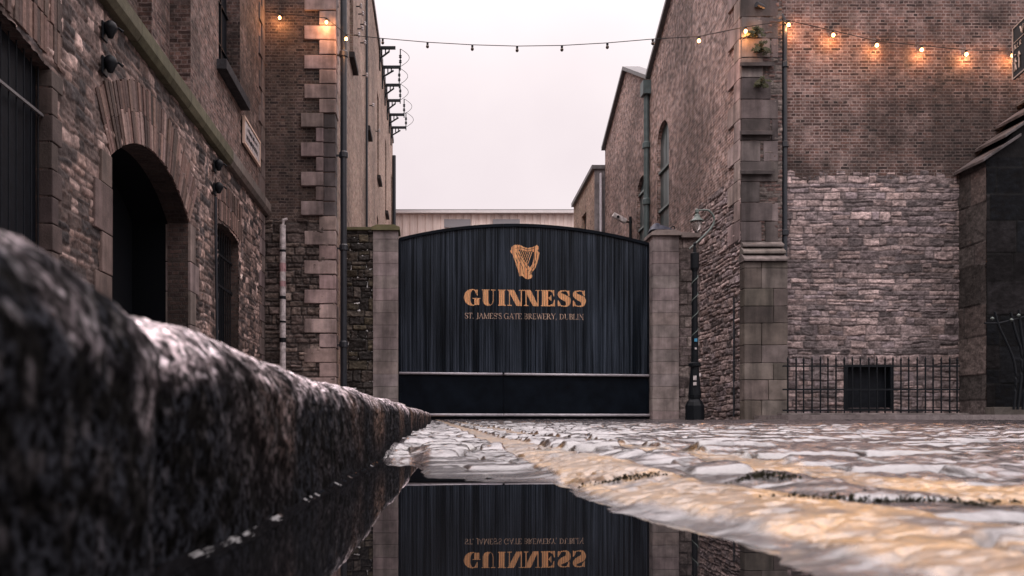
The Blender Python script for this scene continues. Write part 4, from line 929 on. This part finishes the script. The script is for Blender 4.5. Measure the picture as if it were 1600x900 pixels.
# second gabled hall and third lower building
R2 = empty('brick_hall', (XR+4, 31, .3), 'second gabled brick hall beyond the gate, behind the dark green downpipe', 'building')
wB = win_loop(28.35, 29.7, 3.5, 8.8)
wall_poly('side_wall', frR, [(28.02, .2), (35, .2), (35, 11.75), (31.3, 13.45), (28.02, 11.75)], [wB], M['brick_side'], R2, depth=.25)
MB().hexa([frR(u, v, -.16) for u, v in ((28.35, 3.5), (29.7, 3.5), (29.7, 8.8), (28.35, 8.8))], [frR(u, v, -.12) for u, v in ((28.35, 3.5), (29.7, 3.5), (29.7, 8.8), (28.35, 8.8))]).build('window', M['glass'], R2)
wbars(28.36, 29.69, 3.5, 8.7, [o for o in bpy.data.objects if o.parent == R2 and o.name.startswith('window')][0]); verge(R2, [(28.02, 11.77), (31.3, 13.47), (35.1, 11.70)])
MB().box(XR+.45, 22, 28.1, 35, .2, 11.6).build('body', M['brick_dark'], R2)
MB().box(XR+.01, XR+.45, 34.9, 35.01, .2, 11.7).build('end_wall', M['brick_pink'], R2)
mb = MB().tube([(XR-.10, 28.0, .3), (XR-.10, 28.0, 11.2)], .095, 12)
for z in (3, 5.2, 7.5, 9.4): mb.lathe([(.095, z), (.14, z+.03), (.14, z+.2), (.095, z+.24)], XR-.10, 28.0, 12)
mb.box(XR-.26, XR+.02, 27.8, 28.2, 11.2, 11.65); mb.build('downpipe', M['greenpipe'], R2)
R3 = empty('brick_store', (XR+3, 38, .3), 'low far brick building with grey end pier, furthest right above the gate', 'building')
x3 = 7.03; zt3 = 10.9; fr3 = frameP((x3, 0, 0), (0, 1, 0), (-1, 0, 0))
wall_poly('side_wall', fr3, [(35.06, .2), (40, .2), (40, 10.6), (35.06, zt3)], [[(36.9, 8.7), (37.9, 8.7), (37.9, 9.6), (36.9, 9.6)]], M['brick_pink'], R3, depth=.2)
MB().box(x3+.15, x3+.2, 36.9, 37.9, 8.7, 9.6).build('window', M['dark'], R3)
MB().box(x3+.002, XR+.2, 35.04, 35.5, .2, zt3, (.22, .20, .21)).build('pier', M['ashlar'], R3)
MB().hexa([(x3-.12, 34.98, zt3), (XR+.3, 34.98, zt3), (XR+.3, 40, 10.6), (x3-.12, 40, 10.6)], [(x3-.12, 34.98, zt3+.16), (XR+.3, 34.98, zt3+.16), (XR+.3, 40, 10.78), (x3-.12, 40, 10.78)]).build('coping', M['slate'], R3)
MB().box(XR+.2, 16, 35.1, 40, .2, 10.5).build('body', M['brick_dark'], R3)
mb = MB().tube([(x3+.25, 34.95, .3), (x3+.25, 34.95, 10.7)], .06, 8); mb.build('downpipe', M['rail'], R3)

# ------------------------------------------------------------------ dark buttress at the right edge
BU = empty('stone_buttress', (13.6, 19.4, .3), 'tall sooty stone buttress with stepped sloping cap at the right edge', 'buttress')
XB, DB = 12.74, 18.97; random.seed(21)
frBs = frameP((XB, 0, 0), (0, 1, 0), (-1, 0, 0)); frBf = frameP((0, DB, 0), (1, 0, 0), (0, -1, 0))
pd = [(.085, .072, .07), (.11, .09, .085), (.07, .062, .06)]; pf = [(.007, .008, .010), (.012, .011, .012), (.005, .006, .008)]
rubble('side_face', frBs, DB, DF, .2, 6.12, BU, course=(.5, .95), length=(.5, 1.3), relief=.012, pal=pd, mort=(.04, .035, .035), seed=61, warp=.006, joint=.006, res=.02)
rubble('front_face', frBf, XB, 15.6, .2, 6.2, BU, course=(.5, .95), length=(.5, 1.2), relief=.012, pal=pf, mort=(.008, .008, .008), seed=62, warp=.006, joint=.006, m='soot', res=.02)
mb = MB()
mb.prism([(XB+.02, 6.05), (15.6, 6.05), (15.6, 9.15), (XB+.06, 6.14)], lambda u, v, t: (u, DB+.02+t*(DF-DB), v), (.012, .012, .013)); mb.build('gable', M['soot'], BU)
mb = MB()
for k in range(5):
    x0 = XB-.14+.50*k; z0 = 6.12+.55*k
    mb.prism([(x0, z0-.05), (x0, z0+.02), (x0+.86, z0+.60), (x0+.86, z0+.53)], lambda u, v, t: (u, DB-.12+t*(DF-DB+.1), v), rc((.13, .115, .12), .12))
mb.build('sloping_cap', M['ashlar'], BU, bevel=.01)
mb = MB().box(XB-.05, 16, DB-.35, DB-.02, .3, .50, (.12, .11, .10)); mb.build('step', M['soot'], BU, bevel=.012)
# bent iron hoops in front of it
t_ = empty('bent_iron_railing', (13.1, 18.4, .35), 'bent iron bars and rail leaning before the dark stone buttress', 'railing')
q = 18.45/F; PP = lambda px, py, dd=0: ((px-PX)*q, 18.45+dd, CZ+(PY-py)*q)
MB().tube([PP(1538, 505), PP(1560, 505), PP(1578, 501), PP(1600, 495), PP(1640, 486)], .022, 8).build('rail', M['iron'], t_)
for pl in ([(1554, 487), (1560, 510), (1575, 540), (1585, 565), (1588, 595), (1584, 640)], [(1579, 488), (1584, 510), (1590, 530), (1597, 548), (1596, 590), (1590, 640)], [(1592, 484), (1594, 510), (1600, 545), (1602, 600), (1598, 640)], [(1618, 484), (1612, 540), (1608, 600), (1606, 640)]):
    pl = smooth_pts([PP(a, b_) for a, b_ in pl], 2); MB().tube(pl, .028, 8).build('bar', M['iron'], t_)
for a, b_ in ((1549, 498), (1579, 500), (1590, 493)): MB().lathe([(.005, PP(a, b_)[2]-.04), (.045, PP(a, b_)[2]), (.005, PP(a, b_)[2]+.04)], PP(a, b_)[0], 18.42, 8).build('boss', M['lampgrey'], t_)

# ------------------------------------------------------------------ area railing
t_ = empty('area_railing', (10.3, 19.2, zr), 'low black spiked iron railing in front of the rubble wall vent', 'railing'); q = 19.2/F
xa, xb = (1231-PX)*q, (1496-PX)*q; n = 22
bar0 = None
for i in range(n):
    x = xa+(xb-xa)*i/(n-1)
    if i == 0:
        bar0 = MB().tube([(x, 19.2, zr), (x, 19.2, 1.58), (x, 19.2, 1.60), (x, 19.2, 1.69)], [.019, .019, .028, .002], 6).build('bar', M['iron'], t_)
    else:
        c = bar0.copy(); COL.objects.link(c); c.location.x += x-xa+random.uniform(-.008, .008); c.rotation_euler = (0, random.uniform(-.006, .006)*0, 0)
for z in (1.44, .90, .42): MB().box(xa-.12, xb+.05, 19.185, 19.215, z, z+.035).build('rail', M['iron'], t_)
mb = MB().box(xa-.2, xb+.2, 19.08, 19.32, zr-.02, zr+.055, (.20, .175, .17)); mb.build('plinth', M['ashlar'], t_, bevel=.01)

# ------------------------------------------------------------------ lamp post
t_ = empty('street_lamp', ((1085-PX)*20/F, 20.0, .2), 'old black iron street lamp with curled arm and hooded lantern by the right gate wall', 'street lamp'); q = 20.0/F
LX = (1085.5-PX)*q; lz = lambda py: CZ+(PY-py)*q; gl = .0113*19-.02
MB().lathe([(.22, gl), (.22, lz(634)), (.18, lz(628)), (.13, lz(624)), (.15, lz(620)), (.15, lz(617))], LX, 20, 8).build('base', M['iron'], t_, bevel=.006)
MB().lathe([(.15, lz(617)), (.14, lz(610)), (.10, lz(578)), (.10, lz(574)), (.145, lz(572)), (.145, lz(568)), (.09, lz(566))], LX, 20, 16).build('pedestal', M['iron'], t_)
MB().lathe([(.085, lz(566)), (.06, lz(425)), (.085, lz(421)), (.10, lz(419)), (.10, lz(396)), (.04, lz(394)), (.03, lz(384)), (.045, lz(381)), (.01, lz(378))], LX, 20, 16).build('shaft', M['iron'], t_)
tw = [(LX+.074*math.cos(a), 20+.074*math.sin(a), lz(540)+(lz(430)-lz(540))*i/60) for i, a in [(i, i*.42) for i in range(61)]]
MB().tube(tw, .011, 6).build('spiral_band', M['lampgrey'], t_)
arm = smooth_pts([(LX+(a-1085.5)*q, 20, lz(b_)) for a, b_ in ((1077, 389), (1096, 372), (1114, 354), (1117, 340), (1108, 328), (1097, 328), (1088, 329))], 3)
MB().tube(arm, [.013+.012*min(1, 3*min(i, len(arm)-1-i)/len(arm)) for i in range(len(arm))], 8).build('arm', M['lampgrey'], t_)
hx_ = LX+3.5*q
MB().lathe([(.02, lz(326)), (.05, lz(328)), (.05, lz(332)), (.03, lz(334)), (.06, lz(336)), (.07, lz(339)), (.10, lz(342)), (.165, lz(345)), (.17, lz(346)), (.12, lz(345.6))], hx_, 20, 20).build('lamp_shade', M['lampgrey'], t_, smooth=False)
MB().lathe([(.115, lz(346.2)), (.125, lz(351)), (.10, lz(358)), (.05, lz(363)), (.01, lz(364))], hx_, 20, 16).build('lamp_glass', M['lampglass'], t_, smooth=True)
for px, py, w_, h_, mm in ((1082.5, 591, 5, 7, 'white'), (1082.5, 600, 5, 5, 'white'), (1090.5, 586, 2.5, 5, 'white'), (1085, 532, 4.5, 5, 'blue'), (1085, 545, 3, 3, 'white')):
    z = lz(py); x = LX+(px-1085.5)*q; r_ = .15 if py > 570 else .1
    MB().box(x-w_*q/2, x+w_*q/2, 20-r_-.008, 20-r_-.002, z-h_*q/2, z+h_*q/2).build('sticker', M[mm], t_)

# ------------------------------------------------------------------ CCTV camera, tarpaulin
q = 30.4/F; cx, cz_ = (967-PX)*q, CZ+(PY-341)*q
t_ = empty('security_camera', (cx, 30.4, cz_), 'white security camera on a bracket on the far brick wall above the gate', 'security camera')
a = Matrix.Rotation(R(28), 4, 'Y')
mb = MB(); mb.box(-.26, .30, -.09, .09, -.08, .10); ob = mb.build('housing', M['white'], None, bevel=.04); ob.parent = t_; ob.rotation_euler = (0, R(28), 0)
mb = MB(); mb.lathe([(.05, -.02), (.05, .02)], 0, 0, 12); ob = mb.build('lens', M['iron'], None); ob.parent = t_; ob.rotation_euler = (R(90), 0, 0); ob.location = (-.05, -.10, .03)
MB().tube([(cx+.15, 30.4, cz_-.12), (cx+.42, 30.4, cz_-.15), (XR, 30.4, cz_-.15)], .035, 8).build('bracket', M['iron'], t_)
MB().tube([(cx+.42, 30.4, cz_+.05), (cx+.42, 30.4, cz_-.75)], .05, 8).build('mount', M['iron'], t_)
t_ = empty('tarpaulin', ((1036-PX)*SG, DG+.2, gzf(358)), 'dark crumpled tarpaulin bundle on top of the right gate pillar', 'tarpaulin')
n = 26; vs = []; fs = []
for i in range(n):
    for j in range(12):
        u = i/(n-1); v = j/11; x = gx(1017)+u*(gx(1052)-gx(1017)); r_ = math.sin(math.pi*v)*(math.sin(math.pi*min(1, u**.8)))**.7
        vs.append((x, DG-.08+v*.5, gzf(361.5)+.03+.20*r_*(.75+.5*float(vn(u*5, v*4, 3)))+.02*float(vn(u*14, v*11, 4))))
fs = [(i*12+j, i*12+j+1, (i+1)*12+j+1, (i+1)*12+j) for i in range(n-1) for j in range(11)]
MB().add(vs, fs).build('sheet', M['cloth'], t_, smooth=True)
MB().tube(smooth_pts([(gx(1046), DG, gzf(360)), (gx(1050), DG, gzf(353)), (gx(1055), DG, gzf(355)), (gx(1052), DG, gzf(360))], 2), .018, 6).build('strap', M['iron'], t_)

# ------------------------------------------------------------------ string lights across the street
FL = empty('string_lights', (3, 19.6, 9), 'string of warm bulbs hanging across the street from wall to wall', 'string lights')
bulbs = [(380, 18, 1), (437, 27, 1), (510, 34, 1), (541, 60, 1), (598, 66, 0), (668, 72, 0), (738, 76, 0), (808, 78, 0), (878, 77, 0), (949, 73, 0), (1020, 67, 0), (1092, 63, 1), (1165, 48, 1), (1232, 38, 1), (1302, 54, 1), (1370, 70, 1), (1440, 77, 1), (1510, 84, 1), (1582, 86, 1), (1650, 84, 1)]
def dl(px): return float(np.interp(px, [380, 541, 640, 1000, 1165, 1225, 1240, 1700], [21.17, 21.12, 20.6, 19.6, 19.58, 19.7, 19.80, 19.83]))
WP = lambda px, py: Vector(((px-PX)*dl(px)/F, dl(px), CZ+(PY-py)*dl(px)/F))
pts_ = [WP(a, b_-6) for a, b_, _ in bulbs]; MB().tube(pts_, .009, 6).build('cable', M['iron'], FL)
litm = uom = skm = None
for a, b_, on in bulbs:
    p = WP(a, b_); cb_ = bpy.data.objects.new('bulb', None)
    if skm is None:
        s0 = MB().lathe([(.015, .095), (.028, .085), (.028, .035), (.02, .03)], 0, 0, 10).build('bulb', M['iron']); skm = s0.data; bpy.data.objects.remove(s0)
        prf = [(.002, .035), (.018, .032), (.034, .01), (.04, -.012), (.034, -.034), (.018, -.05), (.002, -.055)]
        s0 = MB().lathe(prf, 0, 0, 12).build('glass', M['lit'], smooth=True); litm = s0.data; bpy.data.objects.remove(s0)
        s0 = MB().lathe(prf, 0, 0, 12).build('glass', M['unlit'], smooth=True); uom = s0.data; bpy.data.objects.remove(s0)
    o = bpy.data.objects.new('bulb', skm); COL.objects.link(o); o.parent = FL; o.location = p-FL.location
    if on: o['label'] = 'lit warm bulb'
    g = bpy.data.objects.new('glass', litm if on else uom); COL.objects.link(g); g.parent = o
    if on:
        ld = bpy.data.lights.new('bulb_light', 'POINT'); ld.energy = 17; ld.color = (1, .42, .16); ld.shadow_soft_size = .04
        lo = bpy.data.objects.new('bulb_light', ld); COL.objects.link(lo); lo.parent = o; lo.location = (0, -.06, -.07)

# ------------------------------------------------------------------ hanging sign at the right edge
sp_ = Vector(((1582.5-PX)*8.5/F, 8.5, 0)); U = Vector((-.22, -1, 0)).normalized(); Nn = Vector((-1, .22, 0)).normalized()
frS = frameP(sp_, U, Nn); zt_, zb_ = CZ+(PY-45)*8.5/F, CZ+(PY-125)*8.5/F
t_ = empty('hanging_sign', (sp_.x, sp_.y, zb_), 'black sign with gold border hanging from a post at the right edge', 'sign')
def slab(a, b_, c, d_, h0, h1): return [frS(u, v, h0) for u, v in ((a, c), (b_, c), (b_, d_), (a, d_))], [frS(u, v, h1) for u, v in ((a, c), (b_, c), (b_, d_), (a, d_))]
MB().hexa(*slab(0, .62, zb_, zt_, -.02, .0)).build('board', M['gateflat'], t_)
mb = MB()
for s_ in ((0, .62, zb_, zb_+.012), (0, .62, zt_-.012, zt_), (0, .012, zb_+.012, zt_-.012), (.608, .62, zb_+.012, zt_-.012), (.03, .60, zt_-.165, zt_-.158)): mb.hexa(*slab(*s_, .001, .006))
mb.build('gold_border', M['cream_sign'], t_)
def strokes(pts, r, x0, z0, w_, h_):
    mb = MB(); mb.tube([frS(x0+a*w_, z0+b_*h_, .004) for a, b_ in pts], r, 6); return mb
mb = MB()
def glyph(lines, x0, z0, w_, h_, r):
    for ptl in lines: mb.tube([frS(x0+a*w_, z0+b_*h_, .003) for a, b_ in ptl], r, 6)
Ah = [[(0, 0), (.5, 1), (1, 0)], [(.2, .4), (.8, .4)]]; Lh = [[(0, 1), (0, 0), (.9, 0)]]; Rh = [[(0, 0), (0, 1), (.7, 1), (.9, .75), (.7, .5), (0, .5)], [(.5, .5), (.9, 0)]]
zz = zt_-.235
glyph(Ah, .035, zz, .028, .045, .004); glyph(Lh, .075, zz, .022, .045, .004); glyph(Lh, .107, zz, .022, .045, .004); glyph(Rh, .155, zz, .026, .045, .004)
glyph([[(0, 1), (.5, 0), (1, 1)]], .17, zt_-.13, .07, .075, .010)
glyph([[(.5, .85), (.45, .45), (.15, 0)], [(.45, .45), (.8, 0)], [(.1, .5), (.45, .75), (.9, .5)]], .035, zb_+.07, .06, .15, .008)
glyph([[(.5, 0), (.5, 1)], [(.1, .75), (.5, 1), (.9, .75)]], .115, zb_+.07, .05, .16, .008)
mb.lathe([(.001, zb_+.215), (.013, zb_+.225), (.001, zb_+.238)], frS(.065, 0, .006).x, frS(.065, 0, .006).y, 8)
mb.build('lettering', M['cream_sign'], t_)
pw = frS(.34, 0, 0); px_p = pw+Vector((1.15, .0, 0))
MB().tube([(px_p.x, px_p.y, .08), (px_p.x, px_p.y, zt_+.35)], .045, 12).build('post', M['iron'], t_)
MB().tube([(pw.x-.0, pw.y, zt_+.12), (px_p.x, px_p.y, zt_+.12)], .018, 8).build('bracket_arm', M['iron'], t_)
mb = MB()
for u in (.32, .36): pw2 = frS(u, 0, -.01); mb.tube([(pw2.x, pw2.y, zt_-.01), (pw2.x, pw2.y, zt_+.12)], .006, 6)
mb.build('hanger', M['iron'], t_)

# ------------------------------------------------------------------ ferns rooted in the corner masonry
def fern(px, py, label, n, sz, seed):
    rs_ = random.Random(seed); D_ = DR-.05; c = Vector(((px-PX)*D_/F, D_, CZ+(PY-py)*D_/F))
    t_ = empty('wall_plant', c, label, 'plant', 'weeds growing out of the corner stonework'); mb = MB(); st = MB()
    for k in range(n):
        a = rs_.uniform(-1.3, 1.3); l_ = sz*rs_.uniform(.5, 1.1); tip = c+Vector((math.sin(a)*l_, -rs_.uniform(.05, .25), math.cos(a)*l_*.7-.1*abs(a)))
        pl = smooth_pts([tuple(c+Vector((rs_.uniform(-.12, .12), .03, rs_.uniform(-.03, .03)))), tuple((c+tip)/2+Vector((0, -.05, .06))), tuple(tip)], 2); st.tube(pl, .005, 4)
        for p in pl[2:]:
            for s_ in (-1, 1):
                p = Vector(p); e = p+Vector((s_*rs_.uniform(.03, .07), rs_.uniform(-.04, .02), rs_.uniform(-.05, .03))); wv2 = Vector((0, .0, .022))
                mb.add([p, (p+e)/2+wv2, e, (p+e)/2-wv2], [(0, 1, 2, 3)])
    mb.build('foliage', M['leaf'], t_); st.build('stem', M['leaf'], t_)
fern(1177, 56, 'yellow-green weed tuft glowing beside the bulb at the wall corner', 16, .22, 1)
fern(1186, 80, 'dark drooping weed clump on the corner ledge below the bulb', 14, .22, 2)
fern(1186, 134, 'small green weed tuft lower on the corner stonework', 12, .19, 3)
def gz_at(x, y):
    i = int(np.argmin(np.abs(Ds-y))); j = int(np.argmin(np.abs(Xs-x))); return float(Z[i, j])
rm = random.Random(9)
for (px, py, ln_, wd_, lab) in ((1345, 776, .062, .016, 'largest dark moss clump with a twig between the yellow lines'), (1195, 752, .035, .012, 'small dark moss clump left of the largest one between the yellow lines'),
        (1470, 779, .055, .010, 'long low moss strip at the broken end of the far yellow line'), (985, 735, .05, .014, 'brown moss clump on the left edge of the near yellow line')):
    D_ = .052*F/(py-PY); D_ = .058*F/((py-PY)+.0113*F); x_ = (px-PX)*D_/F
    t_ = MB()
    for k in range(240):
        a = rm.gauss(0, .4)*ln_; b_ = rm.gauss(0, .4)*wd_; x = x_+a; y = D_+b_-a*.35; z = gz_at(x, y)+abs(rm.gauss(0, .0022))*(1-min(1, abs(a)/ln_))
        r_ = rm.uniform(.0008, .0022); n1 = Vector((rm.uniform(-1, 1), rm.uniform(-1, 1), rm.uniform(-1, 1))).normalized()*r_; n2 = Vector((rm.uniform(-1, 1), rm.uniform(-1, 1), rm.uniform(-1, 1))).normalized()*r_
        p = Vector((x, y, z)); t_.add([p-n1, p-n2, p+n1, p+n2+Vector((0, 0, .0006))], [(0, 1, 2), (0, 2, 3)])
    tag(t_.build('moss_clump', M['moss'], None), lab, 'moss', 'moss clumps by the yellow lines')
